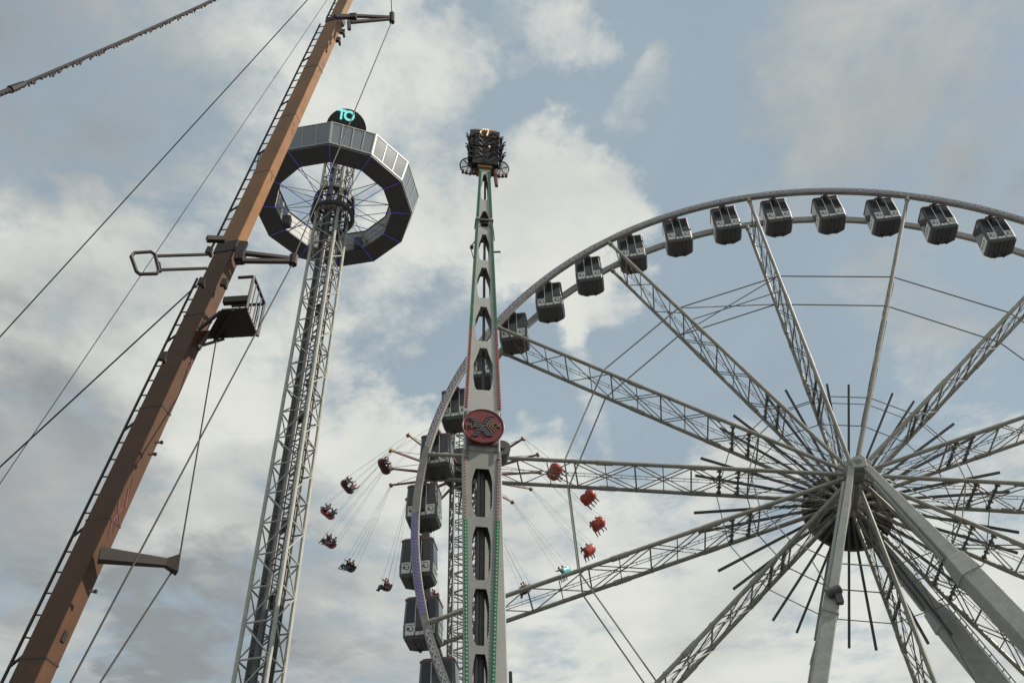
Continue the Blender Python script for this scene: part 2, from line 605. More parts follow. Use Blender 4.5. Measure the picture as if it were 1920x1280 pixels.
def spoke_parts():
    b = MB()
    for s in (-1, 1):
        b.tube((0, yy(s, 1), .7), (0, yy(s, WR), WR - .2), .125, .125, 10)
        for r_ in (.345, .56):
            b.tube((0, yy(s, WR), r_ * WR - .5), (0, yy(s, WR), r_ * WR + .5), .16, .16, 10)
        b.tube((0, yy(s, WR), WR - .55), (0, yy(s, WR), WR - .15), .17, .17, 10)
    sp = b.build('spoke', steel, wheel, mtx=wm(PH), smooth=True)
    nodes = [.905, .772, .632, .489, .359, .229]
    th = .05
    for r_ in nodes:
        r = r_ * WR
        MB().tube((0, yy(-1, r), r), (0, yy(1, r), r), th, th, 6).build('post', brace_m, sp)
    for r_ in (.84, .70, .56, .424):
        r = r_ * WR
        MB().tube((.1, yy(-1, r), r), (.1, yy(1, r), r), .032, .032, 6).build('post', brace_m, sp)
    allr = nodes + [.05]
    for i in range(len(allr) - 1):
        r0, r1 = allr[i] * WR, allr[i + 1] * WR
        for s in (-1, 1):
            d = MB()
            offs = (-.13, .13) if 2 <= i <= 4 else (0,)
            for o_ in offs:
                d.tube((o_, yy(s, r0), r0), (o_, yy(-s, r1), r1), .036, .036, 6)
            d.build('brace', brace_m, sp)
    MB().tube((0, yy(-1, .96 * WR), .96 * WR), (0, yy(1, .905 * WR), .905 * WR), .036, .036, 6).build('brace', brace_m, sp)
    # ladder along the middle, two near the hub
    for (y0, y1, ra, rb) in ((0, 0, .955, .24), (-.75, -.6, .26, .06), (.75, .6, .26, .06)):
        l = MB()
        for s in (-.15, .15):
            l.bar((0, y0 + s, ra * WR), (0, y1 + s, rb * WR), .03, .03, (1, 0, 0))
        n = int((ra - rb) * WR / .75)
        for i in range(n):
            t = (i + .5) / n
            r = (ra + (rb - ra) * t) * WR
            yc = y0 + (y1 - y0) * t
            l.bar((0, yc - .15, r), (0, yc + .15, r), .025, .025, (1, 0, 0))
        l.build('ladder', brace_m, sp)
    # dark bracket frames that carry the lamps
    for r_ in (.294, .252):
        r = r_ * WR
        k = MB()
        k.bar((0, yy(-1, r), r), (0, yy(1, r), r), .11, .13, (1, 0, 0))
        for y_ in (-1.1, -.55, .55, 1.1):
            k.box((0, y_, r), (.12, .1, .24))
            k.box((0, y_ + .04, r + .14), (.07, .06, .1))
        k.build('lamp_bracket', mat('bracket_grey', (.12, .115, .11), .5), sp)
    return sp


spoke0 = spoke_parts()
for k in range(1, 14):
    c = copy_tree(spoke0, wheel)
    c.matrix_local = wm(PH + STEP * k)

# tie rods between neighbouring spokes
for (r_, rad, sides) in ((.655, .05, (-1, 1)), (.229, .035, (-1, 1)), (.30, .03, (0,))):
    for s in sides:
        r = r_ * WR
        y_ = yy(s, r) if s else HHALF
        half = r * math.sin(STEP / 2)
        z_ = r * math.cos(STEP / 2)
        first = MB().tube((-half, y_, z_), (half, y_, z_), rad, rad, 6).build('tie_rod', brace_m, wheel, mtx=wm(PH + STEP / 2))
        for k in range(1, 14):
            obj('tie_rod', first.data, wheel, mtx=wm(PH + STEP * (k + .5)))
# one braced bay
ra = .655 * WR
pa = {s: Vector((ra * math.sin(PH - STEP), yy(s, ra), HUBZ + ra * math.cos(PH - STEP))) for s in (-1, 1)}
pb = {s: Vector((ra * math.sin(PH), yy(s, ra), HUBZ + ra * math.cos(PH))) for s in (-1, 1)}
lo_a, lo_b = .60 / .655, .60 / .655
for s in (-1, 1):
    MB().tube(pa[s], pb[-s], .04, .04, 6).build('cross_brace', brace_m, wheel)
rb_ = .60 * WR
for s in (-1, 1):
    p0 = Vector((rb_ * math.sin(PH - STEP), yy(s, rb_), HUBZ + rb_ * math.cos(PH - STEP)))
    p1 = Vector((rb_ * math.sin(PH), yy(s, rb_), HUBZ + rb_ * math.cos(PH)))
    if s == -1:
        MB().tube(p0, p1, .04, .04, 6).build('cross_brace', brace_m, wheel)
# dark light bars between the spokes
b0 = MB().bar((0, HHALF, 1.3), (0, HHALF, .355 * WR), .13, .13, (0, 1, 0))
bar0 = b0.build('light_bar', black_m, wheel, mtx=wm(PH + STEP / 3))
for k in range(14):
    for fr in (1 / 3, 2 / 3):
        if k == 0 and fr < .5:
            continue
        obj('light_bar', bar0.data, wheel, mtx=wm(PH + STEP * (k + fr)))
# hub
h = MB()
h.cyl((0, 0, HUBZ), (0, 1, 0), .55, 2 * HHALF + 1.7, 24)
for s in (-1, 1):
    h.cyl((0, s * HHALF, HUBZ), (0, 1, 0), 1.0, .14, 28)
    h.cyl((0, s * (HHALF + .2), HUBZ), (0, 1, 0), .62, .16, 24)
    for k in range(14):
        a = PH + k * STEP
        h.box((.82 * math.sin(a), s * (HHALF + .0), HUBZ + .82 * math.cos(a)), (.2, .3, .3), Matrix.Rotation(a, 3, 'Y'))
h.build('hub', steel, wheel, smooth=True)
d = MB()
d.cyl((0, HHALF + 1.05, HUBZ), (0, 1, 0), 2.6, .25, 56)
for rr in (1.2, 2.0, 2.56):
    d.path([(rr * math.sin(i * PI / 24), HHALF + .9, HUBZ + rr * math.cos(i * PI / 24)) for i in range(48)], .05, 5, 0, True)
for k in range(28):
    a = PH + k * PI / 14
    d.bar((.5 * math.sin(a), HHALF + .88, HUBZ + .5 * math.cos(a)), (2.56 * math.sin(a), HHALF + .88, HUBZ + 2.56 * math.cos(a)), .1, .06, (0, 1, 0))
d.build('hub_disc', disc_m, wheel)


# support legs
def leg(side, sx):
    yh = side * (HHALF + 1.0)
    top = Vector((sx * .35, yh, HUBZ - .1))
    foot = Vector((sx * 13.0, side * (HHALF + 2.6), 0))
    kp = .215 if sx > 0 else .26
    mid = top.lerp(foot, kp)
    d_ = (foot - top).normalized()
    b = MB()
    upv = (0, 1, 0)
    W0, W1, W2, W3 = (.40, .80, 1.05, 1.3) if sx > 0 else (.36, .5, .72, .9)
    b.bar(top, mid, W0, W0, upv, W1, W1)
    lg = b.build('support_leg', leg_m, wheel, bevel=.04)
    c = MB()
    c.bar(mid - d_ * .45, mid + d_ * .75, W1 + .12, W1 + .12, upv, W2 + .12, W2 + .12)
    c.build('joint_collar', leg_m, lg, bevel=.05)
    c = MB()
    c.bar(mid + d_ * .3, foot, W2, W2, upv, W3, W3)
    c.build('lower_leg', leg_m, lg, bevel=.05)
    c = MB()
    side_v = d_.cross(Vector(upv)).normalized()
    c.bar(top + d_ * 1.2 - side_v * (W0 / 2 + .12), mid - side_v * (W1 / 2 + .08) - d_ * .6, .14, .3, upv)
    c.build('cable_tray', leg_m, lg)
    p = MB()
    p.box((foot.x, foot.y, .15), (3, 3, .3))
    p.build('foot_plate', concrete, lg)
    # ladder up the leg
    if sx > 0 and side > 0:
        l = MB()
        o_ = -side_v * sx * .95
        o_ = side_v * (-1 if side_v.x < 0 else 1) * .9
        for s in (-.2, .2):
            l.bar(top + d_ * 3 + o_ + Vector((0, s, 0)), foot + o_ + Vector((0, s, 0)), .05, .05)
        L = (foot - top).length - 3
        for i in range(int(L / .45)):
            q = top + d_ * (3 + i * .45) + o_
            l.bar(q - Vector((0, .2, 0)), q + Vector((0, .2, 0)), .04, .04)
            if i % 4 == 0:
                l.bar(q, q - o_ * .5, .05, .05)
        l.build('ladder', black_m, lg)
    return lg


for side in (-1, 1):
    for sx in (-1, 1):
        leg(side, sx)
for side in (-1, 1):
    b = MB()
    y_ = side * (HHALF + 1.0)
    b.box((.06, y_, HUBZ - .05), (.8, .5, .55))
    b.cyl((0, y_, HUBZ + .14), (0, 1, 0), .30, .5, 20)
    b.box((.5, y_, HUBZ + .22), (.16, .3, .75), Matrix.Rotation(R(-35), 3, 'Y'))
    b.cyl((-.1, y_ - side * .4, HUBZ), (0, 1, 0), .36, .5, 20)
    b.build('axle_bearing', leg_m, wheel, bevel=.03)
# cable hoist on the front left leg
b = MB()
top = Vector((-.35, -(HHALF + 1.0), HUBZ - .1))
foot = Vector((-13.0, -(HHALF + 2.6), 0))
q = top.lerp(foot, .255)
b.cyl(q + Vector((.1, -.5, .2)), (1, 0, .3), .24, .7, 14)
b.box(q + Vector((.25, -.45, -.2)), (.35, .35, .5))
b.tube(q + Vector((-.1, -.55, .3)), q + Vector((-.6, -.9, 1.7)), .03, .03)
b.build('hoist', dark_m, wheel)
b = MB()
q = top.lerp(foot, .42)
b.bar(q + Vector((-.4, 0, 0)), q + Vector((-2.0, 0, -.2)), .16, .16)
b.box(q + Vector((-1.9, 0, -.75)), (.2, .2, .7))
b.build('floodlight_bracket', dark_m, wheel)
for x0 in (-1.9, -1.4):
    MB().tube(q + Vector((x0, 0, -1)), Vector((q.x + x0 + .4, q.y - .5, .1)), .014, .014, 5).build('cable', wire_m, wheel)
MB().tube(top + Vector((.5, 0, -1)), Vector((3.0, -6.5, .05)), .018, .018, 5).build('cable', wire_m, wheel)
MB().tube(top.lerp(foot, .44), Vector((11.5, 3.5, 1.0)), .025, .025, 5).build('cable', wire_m, wheel)
MB().tube(top.lerp(foot, .50), Vector((9.5, 3.5, 1.0)), .025, .025, 5).build('cable', wire_m, wheel)


# ------------------------------------------------------------------ gondolas
def make_gondola():
    root = empty('gondola', (0, 0, 0))
    a, b_, cf, cx2, cy2 = .98, .86, .12, .46, .26

    def ring(z, s, sy=None):
        sy = sy or s
        p = [(-a + cf, -b_), (a - cf, -b_), (a, -b_ + cf), (a, b_ - cy2), (a - cx2, b_), (-a + cx2, b_), (-a, b_ - cy2), (-a, -b_ + cf)]
        return [Vector((x * s, y * sy, z)) for x, y in p]
    prof = [(-2.42, .90), (-2.24, .985), (-1.5, 1.0), (-.02, .94)]

    def sc_at(z):
        for (z0, s0), (z1, s1) in zip(prof, prof[1:]):
            if z0 <= z <= z1:
                return s0 + (s1 - s0) * (z - z0) / (z1 - z0)
        return prof[-1][1]
    MB().loft([ring(z, s) for z, s in prof]).build('body', cabin_m, root, bevel=.015)

    def panel(name, m_, edge, u0, u1, z0, z1, off, th=.03):
        i, j = edge, (edge + 1) % 8
        quad = []
        for z in (z0, z1):
            r_ = ring(z, sc_at(z))
            for u in ((u0, u1) if z == z0 else (u1, u0)):
                quad.append(r_[i].lerp(r_[j], u))
        n = (quad[1] - quad[0]).cross(quad[3] - quad[0]).normalized()
        c = sum(quad, Vector()) / 4
        if n.dot(Vector((c.x, c.y, 0))) < 0:
            n = -n
        o = MB().loft([[p - n * .01 for p in quad], [p + n * off for p in quad]]).build(name, m_, root)
        return o, c + n * (off + .004), (quad[1] - quad[0]).normalized(), n
    # front: window, door, window
    for u0, u1 in ((.02, .31), (.69, .98)):
        panel('window', glass_d, 0, u0, u1, -1.42, -.16, .02)
        o, c, ux, n = panel('panel', panel_m, 0, u0, u1, -2.2, -1.52, .03)
        up = n.cross(ux)
        e = MB()
        P_ = lambda x, y: c + ux * x + up * y
        e.bar(P_(-.15, -.09), P_(-.13, .1), .045, .012, n)
        e.bar(P_(-.14, .09), P_(-.02, .05), .045, .012, n)
        e.bar(P_(-.02, .05), P_(-.12, .0), .04, .012, n)
        e.bar(P_(-.1, .0), P_(0, -.1), .045, .012, n)
        for q in range(7):
            a0, a1 = R(-150 + q * 30), R(-120 + q * 30)
            e.bar(P_(.06 + .12 * math.cos(a0), .01 + .13 * math.sin(a0)), P_(.06 + .12 * math.cos(a1), .01 + .13 * math.sin(a1)), .04, .012, n)
        e.bar(P_(-.17, .22), P_(.17, .22), .03, .012, n)
        e.build('emblem', emblem_m, o)
    door, c, ux, n = panel('door', glass_d, 0, .34, .66, -2.1, -.12, .012)
    for u0, u1 in ((.35, .49), (.51, .65)):
        panel('step_plate', plate_m, 0, u0, u1, -2.22, -2.02, .035)
    for u in (.325, .675):
        panel('door_post', panel_m, 0, u - .012, u + .012, -2.0, -.12, .04)
    for ed in (2, 6):
        panel('window', glass_d, ed, .05, .95, -1.42, -.16, .02)
        o, c, ux, n = panel('panel', panel_m, ed, .03, .97, -2.2, -1.52, .03)
        up = n.cross(ux)
        e = MB()
        for x0 in (-.3, 0, .3):
            e.bar(c + ux * (x0 - .07) + up * .05, c + ux * (x0 + .07) + up * .12, .05, .012, n)
            e.bar(c + ux * (x0 + .05) + up * .1, c + ux * (x0 - .05) - up * .1, .05, .012, n)
        e.build('emblem', emblem_m, o)
    for ed in (3, 5):
        panel('window', glass_d, ed, .08, .92, -1.42, -.16, .02)
        panel('panel', panel_m, ed, .03, .97, -2.2, -1.52, .03)
    panel('window', glass_d, 4, .04, .96, -1.42, -.16, .02)
    panel('panel', panel_m, 4, .03, .97, -2.2, -1.52, .03)
    # underside ribs and buffers
    rb = MB()
    for x in (-.42, -.14, .14, .42):
        rb.box((x, 0, -2.43), (.07, 1.3, .05))
    rb.build('floor_rib', dark_m, root)
    for x in (-.3, .3):
        MB().box((x, .62, -2.47), (.14, .2, .12)).build('buffer', black_m, root)
    rf = MB().loft([ring(-.06, .975), ring(.03, .985)]).build('roof_trim', trim_m, root)
    MB().loft([ring(.03, .96), ring(.14, .86), ring(.2, .5)]).build('roof', cabin_m, root)
    hg = MB()
    hg.tube((0, -WHALF + .08, 0.22), (0, WHALF - .08, .22), .09, .09, 10)
    for s in (-1, 1):
        hg.box((0, s * (WHALF - .3), .15), (.3, .12, .4))
        hg.box((0, s * .6, .2), (.5, .3, .2))
    hg.build('hanger', dark_m, root)
    return root


gon0 = make_gondola()
GP = []


def proj(p):
    q = Vector(p) - CAM
    return 960 + F_PX * q.dot(CX) / q.dot(FWD), 640 - F_PX * q.dot(CY) / q.dot(FWD)


for k in range(-7, 7):
    for fr in (1 / 6, .5, 5 / 6):
        th = PH + STEP * (k + fr)
        p = W_M @ Vector((WR * math.sin(th), 0, HUBZ + WR * math.cos(th)))
        x, y = proj(p - Vector((0, 0, 1.2)))
        if -20 < x < 1965 and -20 < y < 1310:
            GP.append((th, p, x, y))
GP.sort(key=lambda q: q[0])
left = [q for q in GP if q[2] < 890][::-1]
mid = [q for q in GP if 890 <= q[2] < 935]
upper = [q for q in GP if q[2] >= 935]
first = True
for lst, txt in ((upper, 'dark glazed gondola with white panels, %s on the rim rightward from the lit column'),
                 (mid, 'dark gondola glimpsed through the openings of the lit white column'),
                 (left, 'dark gondola with white panels left of the lit column, %s one counted downward')):
    for i, (th, p, x, y) in enumerate(lst):
        o = gon0 if first else copy_tree(gon0)
        first = False
        o.location = p
        o.rotation_euler = (0, random.uniform(-.012, .012), WAZ + random.uniform(-.015, .015))
        tag(o, txt % ORD[i] if '%' in txt else txt, 'gondola', 'gondolas hanging in the ferris wheel')

# ------------------------------------------------------------------ observation tower
TB = Vector((-11.81, 39.63, 0))
TYAW = math.atan2(TB.x, TB.y)      # azimuth
tower = empty('observation_tower', TB)
tag(tower, 'lattice observation tower with a twelve-sided ring cabin high up its mast', 'tower')
S_ = .775                          # half side of the mast
TH, PAN = 59.5, 1.75
ma = R(28.7) - TYAW                # corner turned to the viewer
mast_rot = Matrix.Rotation(-R(28.7) - TYAW, 4, 'Z')
mast = MB()
for sx in (-1, 1):
    for sy in (-1, 1):
        mast.tube((sx * S_, sy * S_, 0), (sx * S_, sy * S_, TH), .105, .105, 10)
mast = mast.build('mast', mast_m, tower, mtx=mast_rot, smooth=True)
# inner guide pipes and cable
for (x, y, r_) in ((-.38, -.2, .12), (-.02, -.42, .17), (.35, .3, .07), (-.5, .5, .09)):
    MB().tube((x, y, 0), (x, y, TH), r_, r_, 8).build('guide_pipe', pipe_m, mast)
hz = MB().tube((-S_, -S_, 0), (S_, -S_, 0), .045, .045, 6).build('crossbar', mast_m, mast, loc=(0, 0, 9.0))
dg = MB().tube((-S_, -S_, .0), (S_, -S_, -PAN), .04, .04, 6).build('diagonal', mast_m, mast, loc=(0, 0, 9.0 + PAN))
nP = int((TH - 10) / PAN)
for q in range(4):
    for i in range(nP):
        z = 9.0 + i * PAN
        if q == 0 and i == 0:
            continue
        M_ = Matrix.Translation((0, 0, z)) @ Matrix.Rotation(q * PI / 2, 4, 'Z')
        obj('crossbar', hz.data, mast, mtx=M_)
        obj('diagonal', dg.data, mast, mtx=Matrix.Translation((0, 0, z + PAN)) @ Matrix.Rotation(q * PI / 2, 4, 'Z') @ (Matrix.Scale(-1, 4, (1, 0, 0)) if i % 2 else Matrix.Identity(4)))
# clutter running inside: ladder, cables, boxes
il = MB()
zz = 9.0
i = 0
while zz < TH - 1:
    for q in range(4):
        rr = Matrix.Rotation(q * PI / 2, 3, 'Z')
        s1 = 1 if (i + q) % 2 else -1
        il.bar(rr @ Vector((-.42 * s1, -.42, zz)), rr @ Vector((.42 * s1, -.42, zz + .58)), .055, .055)
    zz += .58
    i += 1
for sx in (-1, 1):
    for sy in (-1, 1):
        il.bar((sx * .42, sy * .42, 1), (sx * .42, sy * .42, TH), .08, .08, (1, 0, 0))
il = il.build('inner_lattice', pipe_m, mast)
il['kind'] = 'stuff'
cl_ = MB()
for s in (-.14, .14):
    cl_.bar((.15 + s, .55, 1), (.15 + s, .55, TH), .04, .04, (0, 1, 0))
for i in range(int(TH / .33)):
    cl_.bar((.01, .55, 1 + i * .33), (.29, .55, 1 + i * .33), .03, .03)
cl_.build('ladder', pipe_m, mast)
for x, y in ((.5, -.2), (.56, -.1), (.62, .0), (-.55, .4)):
    MB().tube((x, y, .5), (x, y, TH), .022, .022, 5).build('cable', wire_m, mast)
for z in (22.5, 26.8, 33.5, 36.0, 42.0):
    cb = MB()
    cb.box((random.uniform(-.1, .4), random.uniform(-.3, .3), z), (.5, .4, .55))
    cb.build('junction_box', dark_m, mast)
MB().box((0, 0, .6), (5, 5, 1.2)).build('base', concrete, tower)
# ring cabin
CZ0, CZ1 = 51.6, 53.55
RI, RO, RT = 3.93, 5.30, 5.74
A0 = R(-83.2)
NV = 12


def cv(r_, i, z):
    a = A0 + i * 2 * PI / NV
    return Vector((r_ * math.cos(a), r_ * math.sin(a), z))


for i in range(NV):
    b = MB()
    # floor, roof and thick lower lip of this bay
    b.loft([[cv(RI, i, CZ0), cv(RO, i, CZ0), cv(RO, i + 1, CZ0), cv(RI, i + 1, CZ0)],
            [cv(RI, i, CZ0 + .12), cv(RO + .03, i, CZ0 + .12), cv(RO + .03, i + 1, CZ0 + .12), cv(RI, i + 1, CZ0 + .12)]])
    rf_ = MB()
    rf_.loft([[cv(RI - .05, i, CZ1), cv(RT, i, CZ1), cv(RT, i + 1, CZ1), cv(RI - .05, i + 1, CZ1)],
            [cv(RI + .2, i, CZ1 + .25), cv(RT - .3, i, CZ1 + .25), cv(RT - .3, i + 1, CZ1 + .25), cv(RI + .2, i + 1, CZ1 + .25)]])
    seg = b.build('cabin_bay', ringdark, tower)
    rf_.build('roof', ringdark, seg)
    # outer glazing: leaning outward
    npan = (4, 3, 3)[i % 3]
    fr = MB()

    def gp(u, t):
        p0 = cv(RO + .03, i, CZ0 + .12).lerp(cv(RO + .03, i + 1, CZ0 + .12), u)
        p1 = cv(RT, i, CZ1).lerp(cv(RT, i + 1, CZ1), u)
        return p0.lerp(p1, t)
    nout = (gp(1, 0) - gp(0, 0)).cross(gp(0, 1) - gp(0, 0)).normalized()
    if nout.dot(gp(.5, .5) - Vector((0, 0, gp(.5, .5).z))) < 0:
        nout = -nout
    for u in [k_ / npan for k_ in range(npan + 1)]:
        uu = min(max(u, .012), .988)
        wd = .1 if u in (0, 1) else .055
        fr.bar(gp(uu, 0), gp(uu, 1), wd, .08, nout)
    for t in (.03, .975):
        fr.bar(gp(.0, t), gp(1, t), .075, .075, nout)
    fr.build('window_frame', frame_m, seg)
    for k_ in range(npan):
        q4 = [gp((k_ + .04) / npan, .05), gp((k_ + .96) / npan, .05), gp((k_ + .96) / npan, .95), gp((k_ + .04) / npan, .95)]
        MB().loft([[p - nout * .02 for p in q4], [p + nout * .005 for p in q4]]).build('pane', glass_l, seg)
    # inner wall
    q4 = [cv(RI + .04, i, CZ0 + .12), cv(RI + .04, i + 1, CZ0 + .12), cv(RI + .04, i + 1, CZ1), cv(RI + .04, i, CZ1)]
    nin = Vector((q4[0] + q4[1]) / 2)
    nin.z = 0
    nin.normalize()
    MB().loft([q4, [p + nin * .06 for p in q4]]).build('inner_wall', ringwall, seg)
    rl = MB()
    for t in (.33, .66):
        z = CZ0 + .12 + (CZ1 - CZ0 - .12) * t
        rl.bar(cv(RI + .03, i, z), cv(RI + .03, i + 1, z), .04, .04)
    rl.bar(cv(RI + .03, i, CZ0 + .1), cv(RI + .03, i, CZ1), .06, .06, (1, 0, 0))
    rl.build('wall_rail', frame_m, seg)
    MB().bar(cv(RI - .02, i, CZ0 - .03), cv(RO, i, CZ0 - .03), .035, .04).build('light_strip', violet_m, seg)
    # rods to the carriage
    v_in, v_hub = cv(RI, i, CZ0 + .05), cv(1.25, i, 50.9)
    MB().tube(v_hub, v_in, .028, .028, 6).build('light_strip', violet_m, seg)
    MB().tube(cv(1.2, i + .35, 52.4), cv(RI, i - .2, CZ0 + .3), .03, .03, 6).build('spoke_rod', mast_m, seg)
    MB().tube(cv(1.2, i + .35, 52.4), cv(RI, i + .8, CZ0 + .3), .03, .03, 6).build('spoke_rod', mast_m, seg)
# boxes on the ring's inner edge
for i_ in (5.2, 11.0 - 2.9):
    MB().box(cv(RI - .2, i_, CZ0 + .5), (.5, .5, .9)).build('equipment_box', dark_m, tower)
car = MB()
for z, r_, t_ in ((50.75, 1.36, .16), (51.5, 1.42, .05), (52.4, 1.3, .12)):
    car.path([(r_ * math.cos(i * PI / 16), r_ * math.sin(i * PI / 16), z) for i in range(32)], t_, 6, 0, True)
for i in range(12):
    a = i * PI / 6
    car.bar((1.34 * math.cos(a), 1.34 * math.sin(a), 50.7), (1.34 * math.cos(a), 1.34 * math.sin(a), 52.4), .28, .09, (math.cos(a), math.sin(a), 0))
car.build('carriage', dark_m, tower)
cb = MB()
for i in range(8):
    a = i * PI / 4 + .3
    cb.box((1.05 * math.cos(a), 1.05 * math.sin(a), 52.7 + .25 * (i % 3)), (.35, .3, .55))
cb.build('motor', grey_m, tower)
# sign on top
sg_z = 1.6 + 41.35 * math.tan(math.asin(ray(652, 243).z))
face = Vector((-TB.x, -TB.y, 0)).normalized()
sy = math.atan2(face.x, -face.y)
sgn = MB().cyl((0, 0, 0), (0, 1, 0), 1.5, .3, 48).build('sign', black_m, tower, mtx=Matrix.Translation((0, 0, sg_z)) @ Matrix.Rotation(sy, 4, 'Z') @ Matrix.Rotation(R(48), 4, 'X'), smooth=True)
for s in (-.5, .5):
    MB().tube((s, .2, 0), (s, 1.6, -1.5), .08, .08).build('sign_post', mast_m, sgn)
for ch, x, z in (('T', -.50, .95), ('O', .08, .95)):
    me = text_mesh(ch, 1.0, .05, cyan_l, .028)
    obj('letter', me, sgn, mtx=Matrix.Translation((x, -.22, z)) @ Matrix.Rotation(PI / 2, 4, 'X'))

# ------------------------------------------------------------------ thrill ride with a long turning arm
MD = 36.0
MAZ = R(-2.67)
MP = Vector((math.sin(MAZ) * MD, math.cos(MAZ) * MD, 0))
MYAW = R(9)
MHZ = 28.9
ride = empty('thrill_ride', MP, MYAW)
tag(ride, 'tall white pendulum ride with lamp-lined column and round red sign', 'ride')
LEAN = R(1.0)                      # the arm is a touch off vertical
arm_mtx = Matrix.Translation((0, 0, MHZ)) @ Matrix.Rotation(LEAN, 4, 'Y')
AL = 21.3


def aw(h_):
    return 1.88 - 1.2 * abs(h_) / AL


def ad(h_):
    return .95 - .40 * abs(h_) / AL


def arm_mesh(sgn_, holes):
    """hollow box arm: front and back plates with lens-shaped openings, two side plates"""
    b = MB()
    segs = []
    z0 = 1.15
    for (c_, hh, wf) in holes:
        segs.append((c_ - hh / 2, c_ + hh / 2, wf))
    for face_ in (-1, 1):
        # slabs between openings
        edges = [z0] + [v for s in segs for v in s[:2]] + [AL]
        for k_ in range(0, len(edges), 2):
            za, zb = edges[k_], edges[k_ + 1]
            if zb - za < .01:
                continue
            ring = lambda z, y_: [Vector((-aw(z) / 2, y_, sgn_ * z)), Vector((aw(z) / 2, y_, sgn_ * z))]
            A_, B_ = ring(za, face_ * ad(za) / 2), ring(zb, face_ * ad(zb) / 2)
            q = [A_[0], A_[1], B_[1], B_[0]]
            b.loft([q, [p - Vector((0, face_ * .05, 0)) for p in q]])
        for (za, zb, wf) in segs:
            # the left and right cheek of each opening, cut as a lens with 6 corners
            L = zb - za
            prof = [(0, .62), (.06, .80), (.3, 1.0), (.62, 1.0), (.86, .60), (1, .40)]
            if sgn_ < 0:
                prof = [(0, .62), (.14, .85), (.3, 1), (.75, 1.0), (.93, .75), (1, .5)]
            for sx in (-1, 1):
                inn, out = [], []
                for (t, f_) in prof:
                    z = za + t * L
                    inn.append(Vector((sx * wf * f_ * aw(z) / 2, face_ * ad(z) / 2, sgn_ * z)))
                    out.append(Vector((sx * aw(z) / 2, face_ * ad(z) / 2, sgn_ * z)))
                for k_ in range(len(prof) - 1):
                    q = [inn[k_], out[k_], out[k_ + 1], inn[k_ + 1]]
                    b.loft([q, [p - Vector((0, face_ * .05, 0)) for p in q]])
    for sx in (-1, 1):
        q = [Vector((sx * aw(z) / 2, y_ * ad(z) / 2, sgn_ * z)) for z, y_ in ((z0, -.93), (AL, -.93), (AL, .93), (z0, .93))]
        b.loft([q, [p - Vector((sx * .05, 0, 0)) for p in q]])
    return b


up_holes = [(4.05, 2.9, .60), (7.3, 2.6, .60), (10.55, 2.5, .58), (13.6, 2.3, .56), (16.2, 1.5, .55), (19.4, 2.6, .55)]
dn_holes = [(3.5, 2.6, .56), (6.6, 2.6, .54), (9.55, 2.5, .52), (12.4, 2.5, .5), (15.3, 2.4, .5), (18.3, 2.3, .5)]
arm_up = arm_mesh(1, up_holes).build('upper_arm', white_m, ride, mtx=arm_mtx)
arm_dn = arm_mesh(-1, dn_holes).build('lower_arm', grey_m, ride, mtx=arm_mtx)
# cross plates and the shaft inside the arms
for armo, sg, hs in ((arm_up, 1, up_holes), (arm_dn, -1, dn_holes)):
    for (c_, hh, wf) in hs:
        z = c_ + hh / 2 + .12
        if z < AL:
            MB().box((0, 0, sg * z), (aw(z) * .86, ad(z) * .84, .06)).build('bulkhead', grey_m, armo)
    MB().tube((.06, .05, sg * 1.2), (.06, .05, sg * (AL - .5)), .08 if sg > 0 else .14, .07 if sg > 0 else .14, 8).build('shaft', dark_m, armo)
    if sg < 0:
        MB().tube((-.14, -.08, sg * 1.2), (-.14, -.08, sg * (AL - .5)), .09, .09, 8).build('shaft', pipe_m, armo)
    # lamp rows along both edges
    for sx in (-1, 1):
        bk = MB()
        for (za, zb, grn) in (((1.4, 6.9, 0), (6.9, 15.9, 1), (16.4, 21.0, 1)) if sg > 0 else ((1.55, 4.9, 0), (4.9, 21.0, 1))):
            p0 = Vector((sx * (aw(za) / 2 - .07), -ad(za) / 2 - .02, sg * za))
            p1 = Vector((sx * (aw(zb) / 2 - .07), -ad(zb) / 2 - .02, sg * zb))
            wdt = .17
            bk.bar(p0, p1, wdt, .04, (0, 1, 0), wdt * .8, .04, mi=2 if grn else 3)
            n = int((zb - za) / .17)
            for i in range(n):
                t = (i + .5) / n
                p = p0.lerp(p1, t) + Vector((0, -.035, 0))
                bk.box(p, (.13 if sg > 0 else .05, .04, .085 if sg > 0 else .05), None, (0 if grn else 1) if sg > 0 else (4 if grn else 1))
        o = bk.build('lamp_row', [green_l if sg > 0 else green_l, red_l, mat('lamp_tray_green', (.24, .30, .24), .5) if sg > 0 else green_l, mat('lamp_tray_pale', (.34, .28, .26), .5), white_l], armo)
        o['kind'] = 'stuff'
# joint near the top: clamp band, cables, brackets
j = MB()
j.box((0, 0, 16.1 - .0), (aw(16.1) + .12, ad(16.1) + .12, .16))
j.path([(-.45, -.35, 16.0), (-.2, -.42, 15.6), (.1, -.42, 15.75), (.42, -.4, 15.4)], .03, 5)
j.path([(.45, -.3, 16.1), (.55, -.3, 15.2), (.6, -.3, 14.3)], .035, 5)
j.build('arm_joint', dark_m, arm_up)
j = MB()
j.bar((.4, 0, 13.6), (1.0, 0, 13.7), .1, .06)
j.build('bracket', dark_m, arm_up)
j = MB()
j.bar((-.45, 0, 14.6), (-.78, 0, 13.9), .05, .05)
j.bar((-.78, 0, 13.9), (-.55, 0, 12.8), .04, .04)
j.box((-.7, 0, 13.9), (.2, .2, .15))
j.build('bracket', dark_m, arm_up)
for z in (7.9, 11.6):
    MB().bar((-.55, -.3, -z), (-.28, -.2, -z + .15), .04, .04).build('cable', wire_m, arm_dn)
